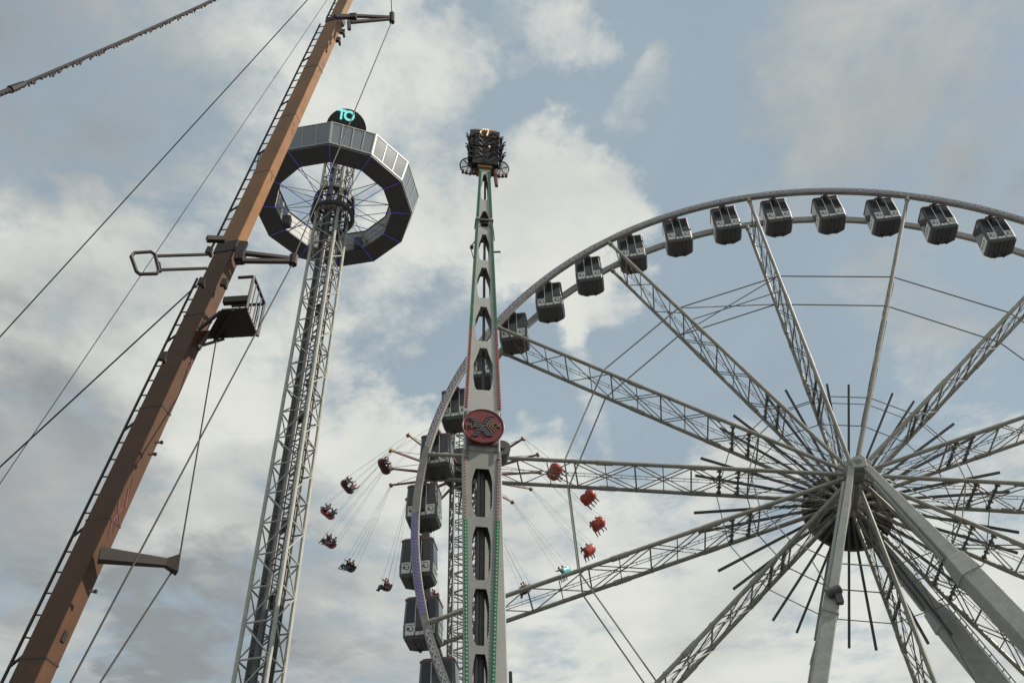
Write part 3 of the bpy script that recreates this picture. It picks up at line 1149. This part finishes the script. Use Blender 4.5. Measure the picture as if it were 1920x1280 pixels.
# hub block, bearing and fixed pylon behind
hb = MB()
hb.box((0, 0, 0), (1.7, 1.05, 2.5))
hb.build('hub_block', grey_m, ride, mtx=arm_mtx, bevel=.06)
hb = MB()
hb.cyl((.45, 1.2, -.3), (0, 1, 0), .75, 1.5, 24)
hb.cyl((.98, .3, -.65), (0, 1, 0), .42, .9, 20)
hb.cyl((.98, -.2, -.65), (0, 1, 0), .16, .2, 12)
hb.bar((-.75, -.56, -.85), (.75, -.56, -.85), .12, .14, (0, 0, 1))
for sx in (-.72, .72):
    hb.bar((sx, -.56, -.9), (sx * 1.0, -.56, -1.7), .07, .06, (0, 1, 0))
hb.build('bearing', dark_m, ride, mtx=arm_mtx)
py = MB()
py.bar((.55, 1.9, 0), (.55, 1.9, MHZ + .9), 1.25, 1.1, (0, 1, 0), 1.15, 1.0)
py.build('pylon', white_m, ride, bevel=.05)
MB().box((.3, 1.4, .5), (6, 6, 1.0)).build('base', concrete, ride)
# round sign
sr_ = 1.0
sd = MB().cyl((0, -.72, 0), (0, 1, 0), sr_, .16, 48).build('sign', signred, ride, mtx=Matrix.Translation((0, 0, MHZ + .05)), smooth=True)
MB().path([(sr_ * math.cos(i * PI / 24), -.8, sr_ * math.sin(i * PI / 24)) for i in range(48)], .035, 5, 0, True).build('sign_rim', seat_dark, sd)


def letter(ch, x, z, size, m_, y=-.83, sx=1.0, th=.03, off=.0, shear=0.0):
    me = text_mesh(ch, size, th, m_, off)
    sh = Matrix(((sx, shear, 0, 0), (0, 1, 0, 0), (0, 0, 1, 0), (0, 0, 0, 1)))
    obj('letter', me, sd, mtx=Matrix.Translation((x, y, z)) @ Matrix.Rotation(PI / 2, 4, 'X') @ sh)


letter('M', -.70, -.06, .42, signgold)
letter('A', -.40, -.05, .42, signgold)
# the big X: two crossing strokes with ragged steps, echoed by thinner strokes on its right
bx = MB()
for (x0, z0_, x1, z1_, w_) in ((-.52, .42, .28, -.55, .27), (-.36, -.58, .38, .62, .22)):
    n = 9
    for i in range(n):
        t = i / (n - 1)
        bx.box((x0 + (x1 - x0) * t, -.82 - .012 * (w_ > .25), z0_ + (z1_ - z0_) * t), (w_ * (1.35 if i in (0, n - 1) else 1.15), .05, .085))
bx.build('letter', signgrey, sd)
for q, dx in enumerate((.16, .30, .44)):
    e = MB()
    for sgn2 in (-1, 1):
        e.bar((dx - .02, -.84 - .006 * q, 0), (dx + .30 - .05 * q, -.84 - .006 * q, sgn2 * (.46 - .1 * q)), .05, .03, (0, 1, 0))
    e.build('letter', signgold, sd)
letter('X', .70, .02, .40, signgold)

# passenger carrier at the top of the arm
car_m = Matrix.Translation((0, 0, MHZ)) @ Matrix.Rotation(LEAN, 4, 'Y') @ Matrix.Translation((0, 0, AL))
carrier = MB()
carrier.box((0, 0, .15), (1.0, .8, .35), None, 1)
carrier.box((.02, 0, 1.2), (1.75, 1.0, 1.9))
carrier.box((-.02, 0, 2.6), (1.95, 1.1, .95))
carrier.box((0, 0, 3.12), (2.05, 1.2, .10), None, 1)
carrier.box((-.02, 0, 3.5), (2.0, 1.15, .75))
carrier.box((0, 0, 3.95), (1.55, 1.0, .3), None, 1)
carrier.bar((.66, -.1, .5), (.78, -.1, -1.5), .28, .28, (0, 1, 0), .2, .2, mi=2)
carr_m = mat('carrier_black', (.022, .021, .021), .6)
carrier = carrier.build('carrier', [carr_m, ochre_m, arm_m], ride, mtx=car_m, bevel=.04)
for sx in (-1, 1):
    # oval guard disc each side with cross wires and red buffers
    q = MB()
    cx_, cz_ = sx * 1.04, .38
    pts = [(cx_ + .55 * math.cos(i * PI / 16), -.1, cz_ + .85 * math.sin(i * PI / 16)) for i in range(32)]
    q.path(pts, .045, 5, 1, True)
    for u in range(-7, 8):              # open wire mesh
        f_ = u / 8
        hx, hz_ = .55 * math.sqrt(1 - f_ * f_), .85 * math.sqrt(1 - f_ * f_)
        q.bar((cx_ + .55 * f_, -.05, cz_ - hz_), (cx_ + .55 * f_, -.05, cz_ + hz_), .012, .012, (0, 1, 0))
        q.bar((cx_ - hx, -.05, cz_ + .85 * f_), (cx_ + hx, -.05, cz_ + .85 * f_), .012, .012, (0, 1, 0))
    for a in (20, 75, 130):
        dv = Vector((.52 * math.cos(R(a)), 0, .8 * math.sin(R(a))))
        c_ = Vector((cx_, -.12, cz_))
        q.bar(c_ - dv, c_ + dv, .05, .05, (0, 1, 0), mi=1)
    for i in range(4):
        q.box((cx_ + sx * (-.36 + .24 * i), -.15, cz_ - .82 + .05 * abs(i - 1)), (.14, .2, .2), None, 2)
    q.build('guard', [meshgrey, black_m, seat_dark], carrier)
    for i in range(5):
        z = .9 + .56 * i
        st = MB()
        st.box((sx * .85, -.1, z), (.42, .8, .12))
        st.box((sx * .98, -.1, z + .12), (.1, .8, .28), Matrix.Rotation(sx * .35, 3, 'Y'))
        st.build('seat', carr_m, carrier)
        MB().path([(sx * .25, -.55, z + .1), (sx * .45, -.72, z + .18), (sx * .7, -.72, z + .05), (sx * .85, -.6, z - .08)], .06, 6).build('restraint', carr_m, carrier)
for x, z in ((-.36, 3.30), (.10, 3.30), (-.34, 3.5), (.14, 3.48), (-.30, 3.66), (.18, 3.68), (-.16, 3.9), (.0, 3.92), (.16, 3.9), (.26, 2.0)):
    MB().box((x, -.62, z), (.085, .08, .085)).build('lamp', gold_l, carrier)

# ------------------------------------------------------------------ swing carousel
K = 1.12
SB = Vector((-3.99 * K, 55.79 * K, 0))
SZ = 1.6 + 34 * K
SR = 9.45 * K
AZ_ = 1.6 + 39.3 * K
AR = 4.926 * 1.156 * K
swing = empty('swing_carousel', SB)
tag(swing, 'tower swing carousel with thin arms behind the ferris wheel', 'swing carousel')
sm = MB()
sh_ = .88
TT = AZ_ + 5.2
for sx in (-1, 1):
    for sy_ in (-1, 1):
        sm.tube((sx * sh_, sy_ * sh_, 0), (sx * sh_, sy_ * sh_, TT), .10, .10, 8)
srot = Matrix.Rotation(R(14), 4, 'Z')
smast = sm.build('mast', pipe_m, swing, mtx=srot)
lat = MB()
zz = 8.0
i = 0
while zz < TT - .7:
    for q in range(4):
        rr = Matrix.Rotation(q * PI / 2, 3, 'Z')
        s1 = 1 if i % 2 else -1
        lat.bar(rr @ Vector((-sh_ * s1, -sh_, zz)), rr @ Vector((sh_ * s1, -sh_, zz + .75)), .07, .07)
        if i % 2 == 0:
            lat.bar(rr @ Vector((-sh_, -sh_, zz)), rr @ Vector((sh_, -sh_, zz)), .07, .07)
    zz += .75
    i += 1
for x in (-.3, .1, .4):
    lat.bar((x, .2, 0), (x, .2, TT), .06, .06)
lat = lat.build('lattice', pipe_m, smast)
lat['kind'] = 'stuff'
MB().box((0, 0, .5), (6, 6, 1)).build('base', concrete, swing)
hubm = MB()
hubm.cyl((0, 0, AZ_), (0, 0, 1), 1.75, 1.0, 32)
hubm.cyl((0, 0, AZ_ + .9), (0, 0, 1), 1.35, 1.0, 32)
hubm.cyl((0, 0, AZ_ - .7), (0, 0, 1), 1.45, .5, 32)
hubm.build('hub', dark_m, swing, smooth=True)
tips = {}
arm0 = None
for i in range(16):
    a = R(-128 + 22.5 * i)
    if arm0 is None:
        q = MB()
        q.bar((1.5, 0, -.35), (AR, 0, .1), .17, .20, (0, 0, 1), .12, .12)
        q.box((AR, 0, .08), (.22, .34, .2), None, 1)
        q.bar((1.5, 0, .9), (AR - .5, 0, .15), .03, .03)
        arm0 = q.build('arm', [arm_m, ochre_m], swing, mtx=Matrix.Translation((0, 0, AZ_)) @ Matrix.Rotation(a, 4, 'Z'))
    else:
        obj('arm', arm0.data, swing, mtx=Matrix.Translation((0, 0, AZ_)) @ Matrix.Rotation(a, 4, 'Z'))


# people: one continuous skinned body, seated
def person_mesh(name, shirt, pose):
    """seat-local: x to the side, y forward, z up; pelvis at the origin"""
    J = {}
    lean, kick, armup, spread = pose
    J['pel'] = (0, 0, .02)
    J['waist'] = (0, .0 + .1 * lean, .2)
    J['chest'] = (0, .02 + .2 * lean, .42)
    J['neck'] = (0, .03 + .27 * lean, .56)
    J['head'] = (0, .06 + .33 * lean, .66)
    J['crown'] = (0, .07 + .36 * lean, .79)
    ed = [('pel', 'waist'), ('waist', 'chest'), ('chest', 'neck'), ('neck', 'head'), ('head', 'crown')]
    rad = {'pel': .15, 'waist': .125, 'chest': .15, 'neck': .055, 'head': .095, 'crown': .075}
    for s, n_ in ((-1, 'l'), (1, 'r')):
        J[n_ + 'sh'] = (s * .18, .02 + .24 * lean, .49)
        J[n_ + 'el'] = (s * .26, .14 + .2 * lean, .30 + .25 * armup)
        J[n_ + 'wr'] = (s * .22, .33 + .1 * lean, .28 + .42 * armup)
        J[n_ + 'ha'] = (s * .20, .40 + .1 * lean, .30 + .47 * armup)
        J[n_ + 'hi'] = (s * .1, .04, .02)
        J[n_ + 'kn'] = (s * (.12 + spread), .46, .06)
        J[n_ + 'an'] = (s * (.12 + spread), .50 + .38 * kick, -.36 + .12 * kick)
        J[n_ + 'to'] = (s * (.13 + spread), .64 + .36 * kick, -.40 + .2 * kick)
        rad.update({n_ + 'sh': .065, n_ + 'el': .048, n_ + 'wr': .034, n_ + 'ha': .04, n_ + 'hi': .1, n_ + 'kn': .07, n_ + 'an': .045, n_ + 'to': .042})
        ed += [('chest', n_ + 'sh'), (n_ + 'sh', n_ + 'el'), (n_ + 'el', n_ + 'wr'), (n_ + 'wr', n_ + 'ha'),
               ('pel', n_ + 'hi'), (n_ + 'hi', n_ + 'kn'), (n_ + 'kn', n_ + 'an'), (n_ + 'an', n_ + 'to')]
    names = list(J)
    me = bpy.data.meshes.new(name)
    me.from_pydata([J[n_] for n_ in names], [(names.index(a), names.index(b_)) for a, b_ in ed], [])
    o = bpy.data.objects.new(name, me)
    col.objects.link(o)
    md = o.modifiers.new('skin', 'SKIN')
    for i_, n_ in enumerate(names):
        me.skin_vertices[0].data[i_].radius = (rad[n_], rad[n_])
        me.skin_vertices[0].data[i_].use_root = (n_ == 'pel')
    o.modifiers.new('sub', 'SUBSURF').levels = 1
    dgp = bpy.context.evaluated_depsgraph_get()
    out = bpy.data.meshes.new_from_object(o.evaluated_get(dgp))
    bpy.data.objects.remove(o)
    out.materials.clear()
    for mm in (shirt, jeans, skin_m, hair_m, shoe_m):
        out.materials.append(mm)
    pos = {n_: Vector(J[n_]) for n_ in names}
    for p in out.polygons:
        c_ = p.center
        best = min(names, key=lambda n_: (pos[n_] - c_).length - rad[n_] * .5)
        k_ = 0
        if best in ('pel', 'lhi', 'rhi', 'lkn', 'rkn'):
            k_ = 1
        elif best in ('lan', 'ran', 'lto', 'rto'):
            k_ = 4 if best.endswith('to') else 1
        elif best in ('lwr', 'rwr', 'lha', 'rha', 'neck'):
            k_ = 2
        elif best in ('head', 'crown'):
            k_ = 3 if (c_.z > pos['head'].z + .06 or c_.y < pos['head'].y + .01) else 2
        p.material_index = k_
        p.use_smooth = True
    return out


PM = [person_mesh('person', shirts[i_ % 4], ps) for i_, ps in enumerate(((.05, .1, .5, .0), (.25, .5, .3, .03), (-.05, .0, .8, .02), (.15, .8, .4, .0)))]
PM.append(person_mesh('person', shirts[4], (.1, .2, .5, .02)))


CARM = W_R = Matrix.Translation(MP) @ Matrix.Rotation(MYAW, 4, 'Z') @ car_m
for sx, stx in ((-1, 'left'), (1, 'right')):
    for i in range(4):
        z = 1.1 + .58 * i
        fwd_ = Vector((sx, -.25, 0)).normalized()
        up_ = Vector((.25 * sx, 1, 0)).normalized()
        sd_ = fwd_.cross(up_)
        M_ = Matrix((sd_, fwd_, up_)).transposed().to_4x4()
        M_.translation = Vector((sx * .62, -.30, z))
        p_ = bpy.data.objects.new('person', PM[(i + (sx > 0)) % 2])
        col.objects.link(p_)
        p_.matrix_world = CARM @ M_
        tag(p_, 'dark-clad rider on the %s side of the high carrier, %s from its top' % (stx, ORD[3 - i]), 'person', 'riders strapped into the high carrier')


def make_tub(m_):
    """two-place moulded tub: bowl-shaped back shell with a dip between the backs, seat pan, side wings and lap bar"""
    b = MB()
    nx, nz_ = 13, 8
    W2 = .60
    rows = []
    prof = [(.42, -.13), (.2, -.17), (0, -.16), (-.14, -.1), (-.24, .05), (-.28, .20), (-.30, .34), (-.31, .45)]
    for (y_, z_) in prof:
        r_ = []
        for i_ in range(nx):
            u = -1 + 2 * i_ / (nx - 1)
            x = W2 * u
            edge = abs(u) ** 6
            dip = .13 * math.exp(-(u / .18) ** 2) + .22 * edge
            zz_ = z_ - (dip if z_ > .25 else 0) + (.16 * edge if z_ < .05 else 0)
            r_.append(Vector((x, y_ + .20 * edge * (1 if y_ < .1 else -.4), zz_)))
        rows.append(r_)
    vs = [p for r_ in rows for p in r_]
    off = len(vs)
    back = [p + Vector((0, -.05, -.05)) for p in vs]
    fs = []
    for k_ in range(len(rows) - 1):
        for i_ in range(nx - 1):
            a_ = k_ * nx + i_
            fs.append((a_, a_ + 1, a_ + nx + 1, a_ + nx))
            fs.append((off + a_, off + a_ + nx, off + a_ + nx + 1, off + a_ + 1))
    for i_ in range(nx - 1):
        fs.append((i_, off + i_, off + i_ + 1, i_ + 1))
        t_ = (len(rows) - 1) * nx + i_
        fs.append((t_, t_ + 1, off + t_ + 1, off + t_))
    for k_ in range(len(rows) - 1):
        a_ = k_ * nx
        fs.append((a_, a_ + nx, off + a_ + nx, off + a_))
        a_ += nx - 1
        fs.append((a_, off + a_, off + a_ + nx, a_ + nx))
    b.add(vs + back, fs)
    return b


TUB = {}
for nm, m_ in (('red', seat_red), ('dark', seat_dark), ('teal', seat_teal)):
    o = make_tub(m_).build('tub', m_, None, smooth=True)
    TUB[nm] = o.data
    bpy.data.objects.remove(o)
lapb = MB()
lapb.path([(-.56, -.05, .1), (-.56, .3, .16), (.56, .3, .16), (.56, -.05, .1)], .02, 5)
o = lapb.build('lap_bar', black_m)
LAP = o.data
bpy.data.objects.remove(o)

SEATS = [  # angle on the circle, colour, description
    (-118.0, 'dark', 'dark tub topmost of those left of the gondolas'),
    (-138.3, 'dark', 'dark red tub second from top on the left'),
    (-159.7, 'red', 'red tub third from top on the left'),
    (176.8, 'red', 'red tub fourth from top on the left'),
    (155.0, 'dark', 'brown tub fifth from top on the left'),
    (131.3, 'dark', 'dark tub lowest of those left of the gondolas'),
    (106.8, 'dark', 'dark tub half hidden among the left gondolas'),
    (62.8, 'dark', 'dark tub lowest right of the column'),
    (39.8, 'teal', 'turquoise tub, the only blue one'),
    (18.8, 'red', 'red tub lowest of the red right-hand ones'),
    (-3.0, 'red', 'red tub farthest right of all'),
    (-24.1, 'red', 'red tub just below the horizontal spoke'),
    (-47.8, 'red', 'red tub seen through the horizontal spoke'),
]
for si, (ang, colr, txt) in enumerate(SEATS):
    a = R(ang)
    pos = SB + Vector((SR * math.cos(a), SR * math.sin(a), SZ))
    idx = round((ang + 12 + 128) / 22.5)
    ta = R(-128 + 22.5 * idx)
    tip = SB + Vector((AR * math.cos(ta), AR * math.sin(ta), AZ_ + .05))
    fwd = Vector((-math.sin(a), math.cos(a), 0))
    upv = (tip - pos).normalized()
    sidev = fwd.cross(upv).normalized()
    fwd = upv.cross(sidev).normalized()
    M_ = Matrix((sidev, fwd, upv)).transposed().to_4x4()
    M_.translation = pos
    st = empty('flying_chair', pos)
    st.matrix_world = M_
    tag(st, 'double flying chair, ' + txt, 'flying chair', 'double chairs flying from the swing carousel')
    obj('tub', TUB[colr], st)
    obj('lap_bar', LAP, st)
    inv = M_.inverted()
    tl = inv @ tip
    for x in (-.54, .54):
        for y_, z_ in ((-.26, .30), (.26, .12)):
            MB().tube((x, y_, z_), tl + Vector((.06 * (1 if x > 0 else -1), y_ * .2, 0)), .008, .008, 4).build('chain', wire_m, st)
    for pi_, x in enumerate((-.28, .28)):
        me = PM[4] if (colr == 'teal' and pi_ == 1) else PM[(si * 2 + pi_ * 3 + si // 3) % 4]
        p_ = bpy.data.objects.new('person', me)
        col.objects.link(p_)
        p_.matrix_world = M_ @ Matrix.Translation((x, .02, .03)) @ Matrix.Rotation(random.uniform(-.1, .1), 4, 'Z')
        side_txt = 'inner' if sidev.dot(SB + Vector((0, 0, SZ)) - pos) * x > 0 else 'outer'
        tag(p_, '%s rider on the %s' % (side_txt, txt), 'person', 'riders on the flying chairs')

# ------------------------------------------------------------------ leaning mast
D0, D1 = 17.0, 22.04
A_ = ray(65, 1280) * D0
B_ = ray(65 + (331 - 65) * (780 / 580.0) + 0.5, 500) * D1
AX = (B_ - A_).normalized()
A_ = A_ + CAM
v_ = (A_ - CAM).normalized()
E1 = AX.cross(v_).normalized()
E2 = E1.cross(AX)
if E2.dot(v_) < 0:
    E2 = -E2
if E1.dot(CX) < 0:
    E1 = -E1
PSI = .80
VA = (-E1 * math.cos(PSI) + E2 * math.sin(PSI))     # from the near edge toward the shaded side
VB = (E1 * math.sin(PSI) + E2 * math.cos(PSI))      # toward the sunny side
PN = (E1.cross(AX)).normalized()                    # plane of the mast, facing the viewer


def on_mast(px, py, push=0.0):
    """pixel -> point in the upright plane through the mast"""
    d_ = ray(px, py)
    o_ = A_ + PN * push - CAM
    return CAM + d_ * (o_.dot(PN) / d_.dot(PN))


def along(p):
    return (Vector(p) - A_).dot(AX)


foot_t = -A_.z / AX.z
GB = A_ + AX * foot_t
mroot = empty('leaning_mast', GB)
tag(mroot, 'tall leaning orange box-section mast with side ladder, spreaders and cage platform', 'mast')


def ml(p):
    return Vector(p) - GB


MW, MH_ = .53, .32
t1 = along(on_mast(436, 452))
t2 = along(on_mast(652, 38))
t3 = along(on_mast(728, -185))


def mast_ring(t, k):
    c_ = A_ + AX * t
    ctr = (VA * MW + VB * MH_) / 2
    o_ = c_ + ctr * 1.0
    return [o_ + VA * sa * MW * k / 2 + VB * sb * MH_ * k / 2 for sa, sb in ((-1, -1), (1, -1), (1, 1), (-1, 1))]


def mast_sec(ta_, tb_, ka, kb, name='section'):
    return MB().loft([[ml(p) for p in mast_ring(ta_, ka)], [ml(p) for p in mast_ring(tb_, kb)]])


sec = mast_sec(foot_t, t1, 1.0, .98).build('box_section', orange_shaded, mroot, bevel=.012)
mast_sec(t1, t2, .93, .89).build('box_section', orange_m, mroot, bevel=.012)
mast_sec(t2, t3, .76, .70).build('box_section', orange_lit, mroot, bevel=.012)
mast_sec(t1 - .25, t1 + .12, 1.10, 1.10).build('collar', mast_dark, mroot, bevel=.015)
mast_sec(t2 - .10, t2 + .16, 1.02, 1.02).build('collar', mast_dark, mroot, bevel=.015)
MB().box((0, 0, .4), (2.4, 2.4, .8)).build('base', concrete, mroot)
# wear marks: faded magenta lettering remnants on the sunny face
for (px, py, L, w_) in ((236, 945, 1.1, .14), (364, 672, .5, .09), (513, 330, .5, .1), (556, 235, .45, .1), (611, 125, .55, .12), (225, 1005, .9, .05)):
    t = along(on_mast(px, py))
    c_ = A_ + AX * t + VB * MH_ * .52 - VA * .004
    if t > t1:
        c_ = A_ + AX * t + (VA * MW + VB * MH_) / 2 - VA * (MW * .915 / 2 + .004) + VB * .02
    mk = MB()
    random.seed(int(px))
    for q in range(5):
        o_ = AX * random.uniform(-L / 2, L / 2) + VB * random.uniform(-.08, .08)
        dd = (AX * random.uniform(.5, 1) + VB * random.uniform(-.35, .35)).normalized() * L * random.uniform(.15, .4)
        mk.bar(ml(c_ + o_ - dd / 2), ml(c_ + o_ + dd / 2), random.uniform(.3, 1) * w_ * .35, .004, VA)
    mk.build('faded_mark', magenta_m, mroot)
for i_ in range(12):
    t = foot_t + 3.0 + i_ * 2.6
    if t < t1 - 1.2:
        k_ = 1.0 + .012
    elif t1 + .8 < t < t2 - .8:
        k_ = .925
    else:
        continue
    mast_sec(t, t + .035, k_, k_).build('weld_seam', mast_dark, mroot)
# small square hatch on the sunny face, low down
c_ = A_ + AX * along(on_mast(122, 1188)) + VB * .16 - VA * .002
MB().bar(ml(c_ - AX * .09), ml(c_ + AX * .09), .09, .03, VA).build('hatch', mat('hatch_dark', (.02, .018, .017), .7), mroot)


# ladder up the shaded side
def ladder(ta_, tb_, k, off, step=.40):
    root_ = None
    ctr = (VA * MW + VB * MH_) / 2
    base_ = ctr + VA * (MW * k / 2) - VB * MH_ * .30
    l = MB()
    o1 = base_ + VA * off
    l.bar(ml(A_ + AX * ta_ + o1), ml(A_ + AX * tb_ + o1), .038, .038, VA)
    lo = l.build('ladder', mast_dark, mroot)
    rung = None
    n = int((tb_ - ta_) / step)
    for i_ in range(n):
        t = ta_ + (i_ + .5) * step
        p = A_ + AX * t
        if rung is None:
            rung = MB().bar(ml(p + base_ - VA * .03), ml(p + o1 + AX * .03), .022, .022, AX).build('rung', mast_dark, lo)
        else:
            obj('rung', rung.data, lo, loc=AX * (i_ * step))
        if i_ % 6 == 3:
            s_ = MB().bar(ml(p + base_ - VA * .03 + AX * .16), ml(p + o1 - AX * .08), .035, .03, AX)
            s_.build('stay', mast_dark, lo)
    return lo


ladder(foot_t + 2.0, t1 - 1.0, 1.0, .19)
ladder(t1 + .1, t2 - .05, .93, .22)
ladder(t2 + .2, t3, .76, .12)
# spreader arms on the right
CTR = (VA * MW + VB * MH_) / 2


def P(px, py, push=.15):
    return ml(on_mast(px, py, push))


s = MB()                            # top: slim A-shaped arm
s.bar(P(655, 30), P(735, 33), .10, .09, PN, .08, .08)
s.bar(P(657, 42), P(735, 36), .10, .09, PN, .07, .07)
s.box(P(662, 34), (.22, .22, .24))
s.tube(P(735, 26), P(735, 42), .09, .09, 8)
s.bar(P(628, 32), P(655, 32), .13, .12, PN)
s.bar(P(654, 40), P(655, 56), .09, .08, PN)
s.build('spreader', mast_dark, mroot)
s = MB()                            # middle
s.bar(P(452, 474), P(545, 485), .08, .12, PN, .08, .11)
s.bar(P(445, 489), P(547, 490), .08, .12, PN, .08, .11)
s.tube(P(551, 480), P(549, 496), .11, .10, 8)
s.box(P(450, 482), (.2, .22, .3))
s.bar(P(388, 448), P(420, 449), .12, .13, PN)
s.box(P(453, 464), (.1, .2, .36), AX.to_track_quat('Z', 'Y').to_matrix())
s.build('spreader', mast_dark, mroot)
s = MB()                            # bottom: one thick arm with flared end
s.bar(P(186, 1040), P(312, 1055), .23, .2, PN, .13, .13)
s.bar(P(310, 1055), P(334, 1058), .13, .13, PN, .34, .2)
s.build('spreader', mast_dark, mroot)
# pegs along the sunny edge
for px, py in ((300, 829), (288, 851), (176, 1108)):
    q = MB()
    q.bar(P(px - 10, py), P(px + 3, py), .035, .035, PN)
    q.box(P(px + 3, py), (.05, .05, .05))
    q.build('peg', mast_dark, mroot)
for px, py in ((642, 60), (634, 75), (392, 470), (378, 528), (305, 668), (420, 530)):
    q = MB()
    q.box(P(px, py), (.09, .12, .2), AX.to_track_quat('Z', 'Y').to_matrix())
    q.box(P(px + 3, py + 7), (.06, .1, .1))
    q.build('clamp', mast_dark, mroot)
# hoop frame held out to the left
hp = [(252, 474), (283, 472), (291, 478), (298, 507), (294, 513), (262, 514), (256, 509), (246, 481)]
s = MB()
s.path([P(x, y) for x, y in hp], .042, 6, 0, True)
s.bar(P(290, 480), P(392, 477), .05, .05, PN)
s.bar(P(298, 506), P(388, 503), .05, .05, PN)
s.bar(P(296, 492), P(299, 510), .09, .06, PN)
s.build('hoop_frame', mast_dark, mroot)
# caged platform on the right
zf = on_mast(425, 612, .1).z
fl = [at_z(415, 582, zf), at_z(462, 579, zf), at_z(483, 630, zf), at_z(385, 636, zf)]
fl = [ml(p) for p in fl]
pl = MB().loft([fl, [p + Vector((0, 0, .05)) for p in fl]]).build('platform', mast_dark, mroot)
HR = 1.0
cg = MB()
for p in (fl[1], fl[2]):
    cg.bar(p, p + Vector((0, 0, HR)), .055, .055)
for h_ in (HR,):
    up_ = Vector((0, 0, h_))
    cg.bar(fl[0].lerp(fl[1], .35) + up_, fl[1] + up_, .05, .05)
    cg.bar(fl[1] + up_, fl[2] + up_, .05, .05)
    cg.bar(fl[2] + up_, fl[3].lerp(fl[2], .35) + up_, .05, .05)
for k_ in range(1, 4):
    p = fl[1].lerp(fl[2], k_ / 4)
    cg.bar(p, p + Vector((0, 0, HR)), .022, .022)
for k_ in range(3):
    p = fl[2].lerp(fl[3], .12 + k_ * .18)
    cg.bar(p, p + Vector((0, 0, HR)), .022, .022)
p = fl[1] + Vector((0, 0, .28))
cg.bar(p, fl[0] + Vector((0, 0, .28)), .12, .16)
cg.build('cage', mast_dark, pl)
st = MB()
st.bar(fl[3].lerp(fl[0], .3) + Vector((0, 0, -.02)), P(372, 655), .06, .06)
st.bar(fl[2].lerp(fl[3], .65) + Vector((0, 0, -.03)), P(370, 650), .06, .06)
st.bar(fl[0] + Vector((0, 0, -.03)), P(372, 618), .06, .06)
st.bar(fl[1].lerp(fl[0], .5), fl[3].lerp(fl[2], .2) + Vector((0, 0, -.04)), .09, .07)
st.build('bracket', mast_dark, pl)


# stays and wire ropes
def ground_on_line(p0, p1, dist):
    """walk a pixel line downwards until its ground point is 'dist' away"""
    best = None
    for i_ in range(2000):
        y = 1300 + i_ * 3
        x = p0[0] + (p1[0] - p0[0]) * (y - p0[1]) / (p1[1] - p0[1])
        d_ = ray(x, y)
        if d_.z < -.01:
            q = CAM + d_ * (-CAMZ / d_.z)
            if (q - CAM).length < dist:
                return q
    return q


def stay(p, q, r=.018, name='stay_wire'):
    p, q = ml(p), ml(q)
    n = 16
    sagv = .0035 * (q - p).length
    pts = [p.lerp(q, i_ / n) - Vector((0, 0, sagv * 4 * (i_ / n) * (1 - i_ / n) * .3)) for i_ in range(n + 1)]
    return MB().path(pts, r, 5).build(name, wire_m, mroot)


topL = A_ + AX * (t3 - .5) + CTR
on2 = lambda px, py: on_mast(px, py, .15)
stay(topL, ground_on_line((600, 0), (0, 650), 24), .017)
stay(topL + AX * .2, ground_on_line((598, 0), (0, 890), 22), .011)
stay(on2(372, 532), ground_on_line((360, 545), (0, 876), 26), .018)
stay(topL + AX * .3, on2(735, 30), .017)
stay(on2(735, 40), on2(550, 484), .017)
stay(on2(550, 492), ground_on_line((550, 488), (130, 1280), 14), .017)
stay(on2(405, 640), on2(336, 1048), .016)
stay(on2(322, 1072), ground_on_line((322, 1072), (187, 1280), 13), .017)

# ------------------------------------------------------------------ light string from the mast top to a pole out to the left
pe = CAM + ray(-40, 193) * 21.0
pole = empty('lamp_pole', (pe.x, pe.y, 0))
tag(pole, 'dark pole at the left edge that holds the light string', 'pole')
MB().tube((0, 0, 0), (0, 0, pe.z + .25), .13, .10, 10).build('shaft', dark_m, pole)
MB().box((0, 0, pe.z), (.32, .32, .3)).build('clamp', black_m, pole)
MB().box((0, 0, .15), (1, 1, .3)).build('base', concrete, pole)
far = A_ + AX * (t3 - .25) + CTR
ls = empty('light_string', (pe.x, pe.y, 0))
tag(ls, 'thick dark cable strung with tiny bulbs across the top left corner', 'light string')
L0, L1 = Vector((0, 0, pe.z)), far - Vector((pe.x, pe.y, 0))
cable_d = mat('string_cable', (.03, .029, .03), .7)
# let the cable pass through the spot where the photo shows it leave the frame
n = 40
pts = [L0.lerp(L1, i_ / n) - Vector((0, 0, .5 * 4 * (i_ / n) * (1 - i_ / n))) for i_ in range(n + 1)]
MB().path(pts, .042, 6).build('cable', cable_d, ls)
cn = MB()
cn.path([pts[0], pts[0].lerp(pts[2], .75), pts[2]], .06, 6)
cn.tube(pts[1].lerp(pts[2], .7), pts[2].lerp(pts[3], .5), .085, .06, 8)
cn.build('connector', cable_d, ls)
bl = MB()
tot = 210
random.seed(3)
for i_ in range(tot):
    t = .03 + .94 * i_ / tot
    f_ = t * n
    p = pts[int(f_)].lerp(pts[min(int(f_) + 1, n)], f_ - int(f_))
    h_ = random.uniform(.10, .14)
    dx = Vector((random.uniform(-.03, .03), random.uniform(-.03, .03), -h_))
    bl.tube(p, p + dx * .6, .012, .012, 5)
    bl.tube(p + dx * .5, p + dx * 1.15, .028, .022, 6)
o = bl.build('bulb', mat('bulb_dark', (.06, .03, .03), .5), ls)
o['kind'] = 'stuff'

# ------------------------------------------------------------------ thin antenna pole right of the column
ap = CAM + ray(957, 1262) * 52
an = empty('antenna_pole', (ap.x, ap.y, 0))
tag(an, 'short thin dark pole tip at the bottom edge right of the column', 'pole')
MB().tube((0, 0, 0), (0, 0, ap.z - .6), .07, .06, 8).build('shaft', dark_m, an)
MB().tube((0, 0, ap.z - .6), (0, 0, ap.z + .1), .10, .09, 8).build('tip', black_m, an)
